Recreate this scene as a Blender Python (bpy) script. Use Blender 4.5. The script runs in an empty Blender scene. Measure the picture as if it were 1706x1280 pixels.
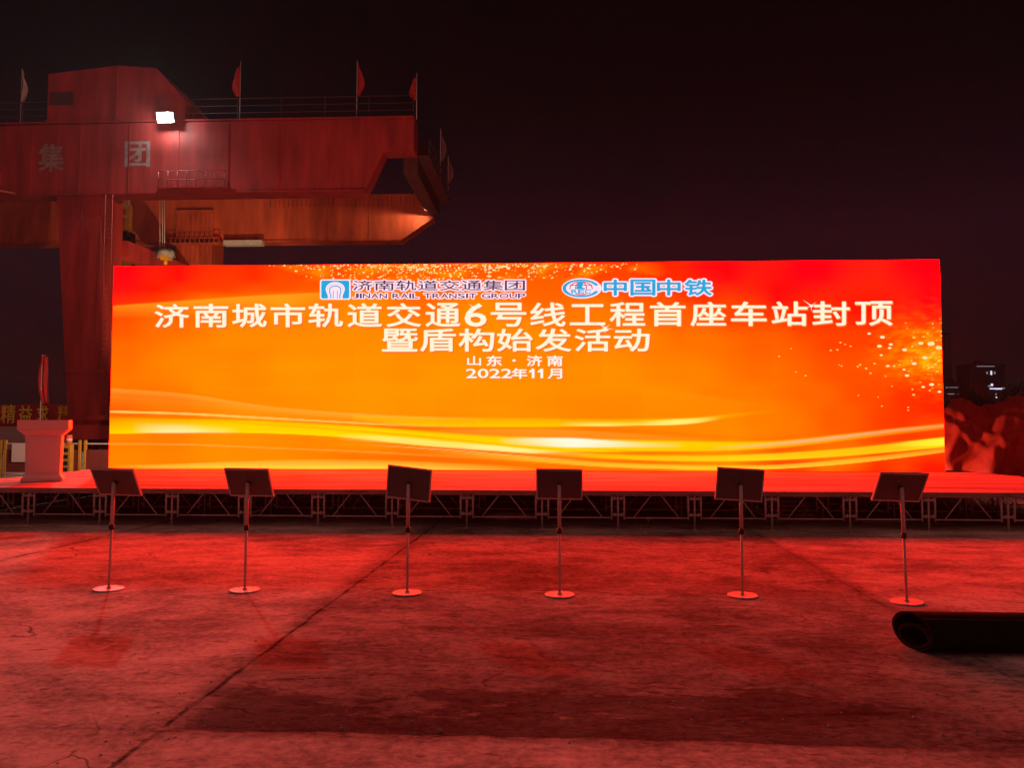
import bpy, bmesh, math, random
from mathutils import Vector, Matrix, noise
random.seed(7)
sc = bpy.context.scene
COL = sc.collection
R_ = math.radians

# ------------------------------------------------------------------ camera
cam_d = bpy.data.cameras.new('camera')
cam = bpy.data.objects.new('camera', cam_d); COL.objects.link(cam)
_r = Vector((0.99897941, 0.04515779, 0.00095099)); _u = Vector((0.00137548, -0.05145958, 0.99867413)); _w = Vector((-0.04514685, 0.99765359, 0.05146917))
cam.matrix_world = Matrix(((_r.x, _u.x, -_w.x, 0), (_r.y, _u.y, -_w.y, 0), (_r.z, _u.z, -_w.z, 1.685), (0, 0, 0, 1)))
cam_d.sensor_width = 36; cam_d.sensor_fit = 'HORIZONTAL'; cam_d.lens = 27.337
cam_d.clip_start = 0.05; cam_d.clip_end = 4000
sc.camera = cam

# ------------------------------------------------------------------ night sky, exposure
SKY_FILL = 0.09
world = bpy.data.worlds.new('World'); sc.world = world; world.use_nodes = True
nt = world.node_tree; nt.nodes.clear()
wo = nt.nodes.new('ShaderNodeOutputWorld'); bg = nt.nodes.new('ShaderNodeBackground')
tc = nt.nodes.new('ShaderNodeTexCoord'); sx = nt.nodes.new('ShaderNodeSeparateXYZ'); cr = nt.nodes.new('ShaderNodeValToRGB')
nt.links.new(tc.outputs['Generated'], sx.inputs[0]); nt.links.new(sx.outputs['Z'], cr.inputs[0])
cr.color_ramp.elements[0].position = 0.0; cr.color_ramp.elements[0].color = (0.0100, 0.0030, 0.0036, 1)
cr.color_ramp.elements[1].position = 0.60; cr.color_ramp.elements[1].color = (0.0006, 0.0006, 0.0009, 1)
for p, c in ((0.10, (0.0120, 0.0032, 0.0046)), (0.22, (0.0150, 0.0038, 0.0066)), (0.30, (0.0060, 0.0022, 0.0036)), (0.38, (0.0022, 0.0012, 0.0018)), (0.46, (0.0008, 0.0007, 0.0011))):
    e = cr.color_ramp.elements.new(p); e.color = (*c, 1)
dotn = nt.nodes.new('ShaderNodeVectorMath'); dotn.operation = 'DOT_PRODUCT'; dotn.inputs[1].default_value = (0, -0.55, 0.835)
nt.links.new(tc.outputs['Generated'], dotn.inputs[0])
mrg = nt.nodes.new('ShaderNodeMapRange'); mrg.interpolation_type = 'SMOOTHSTEP'      # added fill glow high up behind the viewer, lifts foreground and stage
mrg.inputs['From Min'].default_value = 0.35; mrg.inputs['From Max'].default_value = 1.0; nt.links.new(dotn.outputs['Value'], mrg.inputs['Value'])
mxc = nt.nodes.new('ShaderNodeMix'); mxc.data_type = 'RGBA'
nt.links.new(mrg.outputs[0], mxc.inputs['Factor']); nt.links.new(cr.outputs[0], mxc.inputs[6]); mxc.inputs[7].default_value = (SKY_FILL*3.0, SKY_FILL*0.90, SKY_FILL*0.80, 1)
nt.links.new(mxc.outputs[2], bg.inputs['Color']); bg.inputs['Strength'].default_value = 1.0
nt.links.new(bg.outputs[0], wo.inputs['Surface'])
sc.view_settings.view_transform = 'Standard'; sc.view_settings.look = 'None'
sc.view_settings.exposure = 0; sc.view_settings.gamma = 1
sc.render.engine = 'CYCLES'
sc.cycles.use_denoising = True
sc.cycles.max_bounces = 6; sc.cycles.diffuse_bounces = 4
sc.cycles.sample_clamp_indirect = 6
SCREEN_RED = 24.0          # how far the red diodes outshine the exposure
FLOOD_W = 4000

# ------------------------------------------------------------------ helpers
def lin(c):
    c = c / 255.0
    return c / 12.92 if c <= 0.04045 else ((c + 0.055) / 1.055) ** 2.4
def L3(r, g, b): return (lin(r), lin(g), lin(b))

class MB:
    """collects shapes given in world coordinates into one mesh"""
    def __init__(s): s.bm = bmesh.new()
    def box(s, c, d, rz=0, rx=0, ry=0, bev=0):
        m = Matrix.Translation(c) @ Matrix.Rotation(rz, 4, 'Z') @ Matrix.Rotation(ry, 4, 'Y') @ Matrix.Rotation(rx, 4, 'X') @ Matrix.Diagonal((d[0], d[1], d[2], 1))
        g = bmesh.ops.create_cube(s.bm, size=1, matrix=m)
        if bev:
            ed = list({e for v in g['verts'] for e in v.link_edges})
            bmesh.ops.bevel(s.bm, geom=ed, offset=bev, segments=2, affect='EDGES', profile=0.5)
        return s
    def b(s, x0, x1, y0, y1, z0, z1, bev=0):
        return s.box(((x0+x1)/2, (y0+y1)/2, (z0+z1)/2), (abs(x1-x0), abs(y1-y0), abs(z1-z0)), bev=bev)
    def bar(s, p0, p1, w, d=None):
        p0 = Vector(p0); p1 = Vector(p1); v = p1-p0
        m = Matrix.Translation((p0+p1)/2) @ v.to_track_quat('Z', 'Y').to_matrix().to_4x4() @ Matrix.Diagonal((w, d or w, v.length, 1))
        bmesh.ops.create_cube(s.bm, size=1, matrix=m); return s
    def tube(s, p0, p1, r, r2=None, n=14):
        p0 = Vector(p0); p1 = Vector(p1); v = p1-p0
        m = Matrix.Translation((p0+p1)/2) @ v.to_track_quat('Z', 'Y').to_matrix().to_4x4()
        g = bmesh.ops.create_cone(s.bm, cap_ends=True, segments=n, radius1=r, radius2=r if r2 is None else r2, depth=v.length, matrix=m)
        for v_ in g['verts']:
            for f in v_.link_faces:
                if len(f.verts) == 4: f.smooth = True
        return s
    def lathe(s, prof, o, n=32):
        rings = []
        for r, z in prof:
            rings.append([s.bm.verts.new((o[0]+r*math.cos(2*math.pi*i/n), o[1]+r*math.sin(2*math.pi*i/n), o[2]+z)) for i in range(n)])
        for a, b_ in zip(rings, rings[1:]):
            for i in range(n):
                s.bm.faces.new((a[i], a[(i+1) % n], b_[(i+1) % n], b_[i])).smooth = True
        s.bm.faces.new(rings[0][::-1]); s.bm.faces.new(rings[-1]); return s
    def prism(s, poly, y0, y1):
        """poly in XZ, extruded along Y"""
        a = [s.bm.verts.new((x, y0, z)) for x, z in poly]; c = [s.bm.verts.new((x, y1, z)) for x, z in poly]
        n = len(poly)
        s.bm.faces.new(a); s.bm.faces.new(c[::-1])
        for i in range(n): s.bm.faces.new((a[i], c[i], c[(i+1) % n], a[(i+1) % n]))
        return s
    def grid(s, pts):
        """pts: rows of points"""
        vs = [[s.bm.verts.new(p) for p in row] for row in pts]
        for r0, r1 in zip(vs, vs[1:]):
            for i in range(len(r0)-1): s.bm.faces.new((r0[i], r0[i+1], r1[i+1], r1[i])).smooth = True
        return s

def build(name, mb, mat, root=None, recalc=True):
    bm = mb.bm
    if recalc: bmesh.ops.recalc_face_normals(bm, faces=bm.faces[:])
    me = bpy.data.meshes.new(name)
    o = bpy.data.objects.new(name, me); COL.objects.link(o)
    if root is not None:
        top = root
        while top.parent: top = top.parent
        bmesh.ops.translate(bm, verts=bm.verts[:], vec=-Vector(top.location))
        o.parent = root
    bm.to_mesh(me); bm.free()
    me.materials.append(mat)
    return o
def tag(o, label, cat, group=None):
    o['label'] = label; o['category'] = cat
    if group: o['group'] = group
    return o
def thing(name, loc, label, cat, group=None):
    o = bpy.data.objects.new(name, None); COL.objects.link(o); o.location = loc; o.empty_display_size = 0.2
    return tag(o, label, cat, group)
def kids(o): return [c for c in bpy.data.objects if c.parent == o]
def copy_tree(o, parent=None):
    c = o.copy(); COL.objects.link(c)
    if parent is not None: c.parent = parent
    for k in kids(o): copy_tree(k, c)
    return c

# ------------------------------------------------------------------ materials
def new_mat(name):
    m = bpy.data.materials.new(name); m.use_nodes = True
    n = m.node_tree; b = n.nodes['Principled BSDF']; return m, n, b
def paint(name, col, rough=0.5, metal=0.0, var=0.25, scale=3.0, bump=0.0, spec=0.4, stretch=(1, 1, 1)):
    m, n, b = new_mat(name)
    t = n.nodes.new('ShaderNodeTexCoord'); mp = n.nodes.new('ShaderNodeMapping'); mp.inputs['Scale'].default_value = stretch
    nz = n.nodes.new('ShaderNodeTexNoise'); nz.inputs['Scale'].default_value = scale; nz.inputs['Detail'].default_value = 7; nz.inputs['Roughness'].default_value = 0.62
    n.links.new(t.outputs['Object'], mp.inputs[0]); n.links.new(mp.outputs[0], nz.inputs['Vector'])
    r = n.nodes.new('ShaderNodeValToRGB')
    r.color_ramp.elements[0].position = 0.3; r.color_ramp.elements[1].position = 0.7
    r.color_ramp.elements[0].color = (*[c*(1-var) for c in col], 1); r.color_ramp.elements[1].color = (*[min(1, c*(1+var*0.6)) for c in col], 1)
    n.links.new(nz.outputs['Fac'], r.inputs[0]); n.links.new(r.outputs[0], b.inputs['Base Color'])
    mr = n.nodes.new('ShaderNodeMapRange'); mr.inputs['To Min'].default_value = max(0.05, rough-0.1); mr.inputs['To Max'].default_value = min(1, rough+0.15)
    n.links.new(nz.outputs['Fac'], mr.inputs[0]); n.links.new(mr.outputs[0], b.inputs['Roughness'])
    b.inputs['Metallic'].default_value = metal; b.inputs['Specular IOR Level'].default_value = spec
    if bump:
        bp = n.nodes.new('ShaderNodeBump'); bp.inputs['Strength'].default_value = bump; bp.inputs['Distance'].default_value = 0.02
        n.links.new(nz.outputs['Fac'], bp.inputs['Height']); n.links.new(bp.outputs[0], b.inputs['Normal'])
    return m
def glow(name, col, strength=1.0, sample=False):
    m = bpy.data.materials.new(name); m.use_nodes = True; n = m.node_tree; n.nodes.clear()
    o = n.nodes.new('ShaderNodeOutputMaterial'); e = n.nodes.new('ShaderNodeEmission')
    e.inputs['Color'].default_value = (*col, 1); e.inputs['Strength'].default_value = strength
    n.links.new(e.outputs[0], o.inputs[0])
    if not sample: m.cycles.emission_sampling = 'NONE'
    return m

M = {}
M['crane'] = paint('crane_red_paint', (0.40, 0.030, 0.026), 0.55, var=0.5, scale=1.1, stretch=(1, 1, 0.16))
M['crane_rear'] = paint('crane_red_warm_lit', (0.46, 0.075, 0.03), 0.55, var=0.45, scale=1.1, stretch=(1, 1, 0.2))  # crane red with the warm lamp tint put into the colour
M['crane_dark'] = paint('crane_dark_shaded_steel', (0.10, 0.03, 0.03), 0.6)
M['letter'] = paint('faded_white_lettering', (0.34, 0.21, 0.20), 0.75, var=0.4, scale=3)
M['steel'] = paint('galvanised_steel', (0.50, 0.47, 0.45), 0.5, metal=0.0, var=0.3, scale=9)
M['alu'] = paint('aluminium_tube', (0.58, 0.54, 0.51), 0.42, metal=0.0, var=0.25, scale=6)
M['black'] = paint('black_plastic', (0.012, 0.012, 0.012), 0.5)
M['casing'] = paint('screen_casing_black', (0.02, 0.018, 0.018), 0.6)
M['board'] = paint('board_backing_dark', (0.12, 0.10, 0.10), 0.7, var=0.15, scale=5)
M['boardframe'] = paint('board_frame_grey', (0.5, 0.46, 0.45), 0.5, var=0.15)
M['podium'] = paint('podium_white_laminate', (0.72, 0.70, 0.68), 0.5, var=0.05, scale=2)
M['deck'] = paint('deck_board', (0.05, 0.04, 0.035), 0.7, var=0.35, scale=4)
M['yellow'] = paint('machine_yellow', (0.72, 0.34, 0.03), 0.45, var=0.15)
M['fence_y'] = paint('fence_yellow_paint', (0.50, 0.30, 0.04), 0.55, var=0.3)
M['mesh_grey'] = paint('fence_sheet_grey', (0.34, 0.31, 0.24), 0.8, var=0.3, scale=1.5)
M['paper'] = paint('white_notice_board', (0.7, 0.7, 0.7), 0.6, var=0.06)
M['banner'] = paint('banner_red_cloth', (0.36, 0.03, 0.03), 0.8, var=0.25, scale=1)
M['bannertxt'] = paint('banner_yellow_letters', (0.85, 0.66, 0.08), 0.7, var=0.15)
M['flag'] = paint('flag_red_cloth', (0.5, 0.03, 0.03), 0.8)
M['flagpale'] = paint('flag_pale_cloth', (0.5, 0.38, 0.36), 0.8)
M['flagdim'] = paint('flag_dark_cloth', (0.16, 0.09, 0.09), 0.8)  # darker cloth colour for the two flags over the end beam
M['sheet_dark'] = paint('fence_dark_backdrop', (0.16, 0.035, 0.03), 0.8, var=0.35, scale=1.5)
M['rubber'] = paint('roll_black_felt', (0.010, 0.020, 0.0130), 0.95, var=0.4, scale=6, bump=0.2, spec=0.06)
M['greycloth'] = paint('grey_cover_cloth', (0.38, 0.38, 0.33), 0.85, var=0.3, scale=3, bump=0.3)
M['concrete_far'] = paint('far_building_wall', (0.06, 0.055, 0.06), 0.8)
M['timber'] = paint('rough_timber', (0.42, 0.33, 0.26), 0.75, var=0.35, scale=5)
M['bark'] = paint('tree_bark', (0.05, 0.035, 0.03), 0.9)
M['leaf'] = paint('dark_leaves', (0.04, 0.055, 0.025), 0.8, var=0.4)
M['lamp_body'] = paint('lamp_housing', (0.08, 0.08, 0.08), 0.5)

# ------------------------------------------------------------------ ground
def ground_material():
    m, n, b = new_mat('yard_concrete')
    N = n.nodes; Lk = n.links
    def val(x):
        v = N.new('ShaderNodeValue'); v.outputs[0].default_value = x; return v.outputs[0]
    def ma(op, a, c=None, clamp=False):
        q = N.new('ShaderNodeMath'); q.operation = op; q.use_clamp = clamp
        for i, s in enumerate((a, c)):
            if s is None: continue
            if isinstance(s, (int, float)): q.inputs[i].default_value = s
            else: Lk.new(s, q.inputs[i])
        return q.outputs[0]
    def ss(x, lo, hi):        # smoothstep 0..1
        q = N.new('ShaderNodeMapRange'); q.interpolation_type = 'SMOOTHSTEP'
        q.inputs['From Min'].default_value = lo; q.inputs['From Max'].default_value = hi
        Lk.new(x, q.inputs['Value']); return q.outputs[0]
    t = N.new('ShaderNodeTexCoord'); P = t.outputs['Object']
    sp = N.new('ShaderNodeSeparateXYZ'); Lk.new(P, sp.inputs[0]); X, Y = sp.outputs['X'], sp.outputs['Y']
    def nz(scale, det=8, rough=0.6, st=(1, 1, 1), dist=0.0, off=(0, 0, 0)):
        mp = N.new('ShaderNodeMapping'); mp.inputs['Scale'].default_value = st; mp.inputs['Location'].default_value = off
        q = N.new('ShaderNodeTexNoise'); q.inputs['Scale'].default_value = scale; q.inputs['Detail'].default_value = det
        q.inputs['Roughness'].default_value = rough; q.inputs['Distortion'].default_value = dist
        Lk.new(P, mp.inputs[0]); Lk.new(mp.outputs[0], q.inputs['Vector']); return q.outputs['Fac']
    big = nz(0.42, 6, 0.55, (1, 1.5, 1), 0.6)
    mid = nz(1.9, 10, 0.68, (0.8, 1.4, 1), 0.4, (3, 7, 0))
    fine = nz(16, 8, 0.72)
    grit = nz(70, 4, 0.7)
    # base albedo
    a = ma('ADD', ma('MULTIPLY', big, 0.36), ma('ADD', ma('MULTIPLY', mid, 0.34), ma('MULTIPLY', fine, 0.30)))
    base = ma('ADD', ma('MULTIPLY', ss(a, 0.40, 0.59), 0.42), 0.21)
    # joints
    wob = ma('MULTIPLY', ma('SUBTRACT', nz(2.2, 6, 0.6, off=(11, 2, 0)), 0.5), 0.14)
    def jx(x0, y0, k):
        return ma('ABSOLUTE', ma('ADD', ma('SUBTRACT', X, ma('ADD', ma('MULTIPLY', ma('SUBTRACT', Y, y0), k), x0)), ma('MULTIPLY', wob, 0.5)))
    d1 = jx(-2.13, 4.3, 0.030); d2 = jx(3.12, 7.24, 0.019); d3 = jx(-6.71, 9.35, 0.05)
    yj = ma('ADD', ma('SUBTRACT', Y, ma('SUBTRACT', 4.27, ma('MULTIPLY', ma('MAXIMUM', X, 0.0), 0.03))), ma('MULTIPLY', wob, 1.1))
    d4 = ma('ABSOLUTE', yj)
    dm = ma('MINIMUM', ma('MINIMUM', d1, d2), ma('MINIMUM', d3, d4))
    line = ma('MULTIPLY', ma('SUBTRACT', 1.0, ss(dm, 0.006, 0.026)), ma('MULTIPLY', ma('ADD', 0.35, ma('MULTIPLY', ss(d4, 0.02, 0.06), 0.65)), ma('MULTIPLY', ma('SUBTRACT', 1.0, ma('MULTIPLY', ss(X, 2.5, 2.9), 0.45)), ma('ADD', 0.45, ma('MULTIPLY', ss(mid, 0.42, 0.56), 0.55)))))
    edge = ma('MULTIPLY', ma('SUBTRACT', 1.0, ss(dm, 0.02, 0.22)), ss(mid, 0.46, 0.62))     # chipped shoulders
    # worn wet band just beyond the front joint
    wn = nz(1.1, 12, 0.74, (0.7, 1.6, 1), 0.3, (5, 1, 0))
    lim = ma('MULTIPLY', ss(wn, 0.30, 0.70), 1.3)
    inb = ma('MULTIPLY', ss(yj, 0.0, 0.015), ma('SUBTRACT', 1.0, ss(ma('SUBTRACT', yj, lim), -0.10, 0.04)))
    inb = ma('MULTIPLY', inb, ma('MULTIPLY', ss(X, -2.16, -1.9), ma('SUBTRACT', 1.0, ss(X, 1.2, 2.6))))
    stain2 = ma('MULTIPLY', ss(nz(0.6, 12, 0.76, (0.8, 1.9, 1), 1.2, (21, 4, 0)), 0.51, 0.66), ma('MULTIPLY', ss(X, -2.1, -1.7), ma('SUBTRACT', 1.0, ss(X, 3.0, 3.2))))
    stain2 = ma('MULTIPLY', stain2, ss(yj, 0, 0.1))
    # smoother paler slabs at either side and nearest the viewer
    pale = ma('MAXIMUM', ma('SUBTRACT', 1.0, ss(yj, -0.12, 0.0)), ma('MAXIMUM', ss(X, 3.15, 3.35), ma('SUBTRACT', 1.0, ss(X, -2.4, -2.0))))
    alb = ma('MULTIPLY', base, ma('ADD', ma('MULTIPLY', pale, 0.42), 0.80))
    alb = ma('MULTIPLY', alb, ma('SUBTRACT', 1.0, ma('MULTIPLY', inb, 0.62)))
    alb = ma('MULTIPLY', alb, ma('SUBTRACT', 1.0, ma('MULTIPLY', stain2, 0.52)))
    band = nz(0.8, 12, 0.75, (0.6, 1.3, 1), 0.5, (14, 6, 3))
    wide = ma('MULTIPLY', ma('MULTIPLY', ss(X, -2.15, -1.7), ma('SUBTRACT', 1.0, ss(X, 2.0, 3.2))), ma('MULTIPLY', ss(yj, 0.0, 0.05), ma('SUBTRACT', 1.0, ss(ma('SUBTRACT', Y, ma('MULTIPLY', band, 3.0)), 4.6, 6.4))))
    alb = ma('MULTIPLY', alb, ma('SUBTRACT', 1.0, ma('MULTIPLY', ma('MULTIPLY', wide, ma('ADD', 0.35, ma('MULTIPLY', ss(band, 0.40, 0.58), 0.65))), 0.42)))
    mot = nz(3.2, 12, 0.8, (0.8, 1.5, 1), 0.8, (8, 8, 1)); mot2 = nz(11, 8, 0.75, (0.7, 1.6, 1), 0.5, (4, 2, 6))
    worn = ma('SUBTRACT', 1.0, ma('MULTIPLY', pale, 0.55))
    alb = ma('MULTIPLY', alb, ma('SUBTRACT', 1.0, ma('MULTIPLY', ma('MULTIPLY', ss(mot, 0.50, 0.60), worn), 0.42)))
    alb = ma('MULTIPLY', alb, ma('SUBTRACT', 1.0, ma('MULTIPLY', ma('MULTIPLY', ss(mot2, 0.53, 0.60), worn), 0.40)))
    pit = ss(nz(9, 3, 0.5, (0.6, 1.6, 1), 0.3, (2, 9, 4)), 0.63, 0.70)
    alb = ma('MULTIPLY', alb, ma('SUBTRACT', 1.0, ma('MULTIPLY', pit, 0.45)))
    scrz = ss(nz(5.5, 2, 0.5, (0.35, 3.4, 1), 0.2, (1, 3, 8)), 0.66, 0.72)
    alb = ma('ADD', alb, ma('MULTIPLY', scrz, 0.09))
    alb = ma('MULTIPLY', alb, ma('SUBTRACT', 1.0, ma('MULTIPLY', edge, 0.45)))
    alb = ma('MULTIPLY', alb, ma('SUBTRACT', 1.0, ma('MULTIPLY', line, 0.85)))
    # cracks
    vo = N.new('ShaderNodeTexVoronoi'); vo.feature = 'DISTANCE_TO_EDGE'; vo.inputs['Scale'].default_value = 0.33
    mixv = N.new('ShaderNodeVectorMath'); mixv.operation = 'ADD'
    nv = N.new('ShaderNodeTexNoise'); nv.inputs['Scale'].default_value = 1.4; nv.inputs['Detail'].default_value = 8
    Lk.new(P, nv.inputs['Vector']); Lk.new(P, mixv.inputs[0]); Lk.new(nv.outputs['Color'], mixv.inputs[1]); Lk.new(mixv.outputs[0], vo.inputs['Vector'])
    crack = ma('MULTIPLY', ma('SUBTRACT', 1.0, ss(vo.outputs['Distance'], 0.001, 0.006)), ss(big, 0.50, 0.60))
    alb = ma('MULTIPLY', alb, ma('SUBTRACT', 1.0, ma('MULTIPLY', crack, 0.6)))
    cmb = N.new('ShaderNodeCombineColor')
    Lk.new(alb, cmb.inputs[0]); Lk.new(ma('MULTIPLY', alb, 0.90), cmb.inputs[1]); Lk.new(ma('MULTIPLY', alb, 0.76), cmb.inputs[2])
    Lk.new(cmb.outputs[0], b.inputs['Base Color'])
    rg = ma('SUBTRACT', ma('ADD', 0.78, ma('MULTIPLY', mid, 0.3)), ma('MULTIPLY', inb, 0.02))
    Lk.new(rg, b.inputs['Roughness']); b.inputs['Specular IOR Level'].default_value = 0.04
    hgt = ma('ADD', ma('MULTIPLY', mid, 0.5), ma('ADD', ma('MULTIPLY', fine, 0.28), ma('MULTIPLY', grit, 0.07)))
    hgt = ma('SUBTRACT', hgt, ma('MULTIPLY', ma('MULTIPLY', ss(mot2, 0.52, 0.60), worn), 0.16)); hgt = ma('SUBTRACT', hgt, ma('MULTIPLY', line, 0.5)); hgt = ma('SUBTRACT', hgt, ma('MULTIPLY', inb, 0.25)); hgt = ma('SUBTRACT', hgt, ma('MULTIPLY', pit, 0.12)); hgt = ma('SUBTRACT', hgt, ma('MULTIPLY', crack, 0.15))
    bp = N.new('ShaderNodeBump'); bp.inputs['Strength'].default_value = 0.55; bp.inputs['Distance'].default_value = 0.03
    Lk.new(hgt, bp.inputs['Height']); Lk.new(bp.outputs[0], b.inputs['Normal'])
    return m
g = MB(); g.grid([[(-900, -60, 0), (900, -60, 0)], [(-900, 1800, 0), (900, 1800, 0)]])
gr = build('ground', g, ground_material()); gr['kind'] = 'structure'

mb = MB(); rg_ = random.Random(5)
for k in range(900):
    y = rg_.uniform(3.2, 12.2); x = rg_.uniform(-6.5, 6.0)
    if k % 3 == 0: x = -2.13+0.03*(y-4.3)+rg_.gauss(0, 0.12)
    elif k % 3 == 1: y = 4.3+abs(rg_.gauss(0, 0.35)); x = rg_.uniform(-2, 3)
    r = 0.003+0.011*rg_.random()**3; n_ = rg_.randint(4, 6)
    vs = []
    for i in range(n_):
        a = 2*math.pi*i/n_+rg_.uniform(-.3, .3); q = r*rg_.uniform(.6, 1.3); vs.append((x+q*math.cos(a), y+q*math.sin(a)))
    b0 = [mb.bm.verts.new((p[0], p[1], 0.0005)) for p in vs]; tp = mb.bm.verts.new((x+r*.2, y, r*rg_.uniform(.5, .9)))
    mb.bm.faces.new(b0[::-1])
    for i in range(n_): mb.bm.faces.new((b0[i], b0[(i+1) % n_], tp))
gt = build('grit', mb, paint('stone_grit', (0.33, 0.31, 0.29), 0.9, var=0.5, scale=30)); gt['kind'] = 'stuff'
# ------------------------------------------------------------------ LED screen
SX0, SX1, SY, SZ0, SZ1 = -10.29, 8.89, 17.89, 0.622, 5.42
# artwork is laid out on a 1385 x 345 drawing, mapped onto the panel in metres
H = [0.01463749112640528, -2.0154085797415295e-05, -13.329836693108634, 7.625501670411504e-05, -0.014562000393817578, 12.015208178338975, 3.698557692880933e-05, 4.2146934984141426e-05]
def art(u, v):
    w = H[6]*u + H[7]*v + 1
    return ((H[0]*u + H[1]*v + H[2])/w, (H[3]*u + H[4]*v + H[5])/w)
scr = thing('led_screen', (-0.7, SY, 0.618), 'huge glowing orange and red LED wall with Chinese headlines standing on the stage', 'screen')

SAMP = [(200,455,255,0,18),(300,455,255,12,8),(420,455,255,40,0),(520,455,255,66,0),(620,450,255,80,0),(760,448,255,88,0),(900,448,255,84,0),(1000,450,255,66,0),(1100,450,255,34,0),(1200,450,255,0,16),(1350,450,255,0,20),(1550,445,255,0,18),
 (195,490,255,0,14),(260,490,255,22,0),(360,480,255,52,0),(470,475,255,70,0),(580,480,255,96,0),(700,480,255,104,0),(900,480,255,100,0),(1050,480,255,72,0),(1150,490,255,40,0),(1300,490,255,6,10),(1560,500,255,0,18),
 (195,518,255,62,0),(260,516,255,96,0),(360,508,255,130,0),(470,505,255,146,6),(600,515,255,144,0),(800,520,255,138,0),(1000,520,255,124,0),(1120,520,255,100,0),(1230,530,255,70,0),(1340,520,255,40,0),(1450,520,255,16,6),(1560,530,255,8,10),
 (195,545,255,88,0),(260,550,255,112,0),(400,560,255,136,0),(600,570,255,143,0),(850,570,255,142,0),(1050,560,255,128,0),(1180,570,255,112,0),(1280,570,255,96,0),(1400,570,255,64,0),(1470,570,255,56,0),(1540,560,255,92,0),
 (195,590,255,108,0),(300,600,255,134,0),(500,610,255,146,0),(750,640,255,148,0),(1000,620,255,142,0),(1150,620,255,128,0),(1280,620,255,108,0),(1400,610,255,82,0),(1480,600,255,84,0),(1550,595,255,130,0),(1560,640,255,60,0),
 (190,640,255,120,0),(350,640,255,140,0),(600,665,255,146,0),(850,670,255,146,0),(1100,665,255,138,0),(1250,660,255,122,0),(1350,660,255,104,0),(1450,660,255,72,0),(1530,660,255,40,0),(1568,680,255,16,0),
 (190,670,255,92,0),(300,676,255,118,0),(900,690,255,140,0),(1200,700,255,136,0),(1300,700,255,124,0),(1400,690,255,90,0),(1500,690,255,52,0),(1560,705,255,70,0),
 (190,735,255,128,0),(400,735,255,146,0),(600,745,255,146,0),(190,765,255,132,0),(400,760,255,140,0),(600,765,255,112,0),(800,765,255,120,0),(1000,770,255,140,0),(1200,770,255,150,0),(1400,765,255,120,0),(1480,775,255,70,0),(1560,760,255,60,0),(1560,780,255,10,4),(1450,785,255,20,0),(1300,785,255,60,0),(1000,782,255,90,0),(700,780,255,120,0),(300,780,255,130,0)]
SAMP = [(a, b, lin(g_), lin(b_)) for a, b, r_, g_, b_ in SAMP]
def spline(pts, x):
    if x <= pts[0][0]: return None
    for (x0, *a), (x1, *c) in zip(pts, pts[1:]):
        if x <= x1:
            i = pts.index((x0, *a)); f = (x-x0)/(x1-x0)
            ym = pts[i-1] if i > 0 else (2*x0-x1, *[2*p-q for p, q in zip(a, c)])
            yn = pts[i+2] if i+2 < len(pts) else (2*x1-x0, *[2*q-p for p, q in zip(a, c)])
            out = []
            for k in range(len(a)):
                p0, p1, p2, p3 = ym[k+1], a[k], c[k], yn[k+1]
                m1 = (p2-p0)*0.5; m2 = (p3-p1)*0.5
                f2, f3 = f*f, f*f*f
                out.append((2*f3-3*f2+1)*p1 + (f3-2*f2+f)*m1 + (-2*f3+3*f2)*p2 + (f3-f2)*m2)
            return out
    return None
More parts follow.
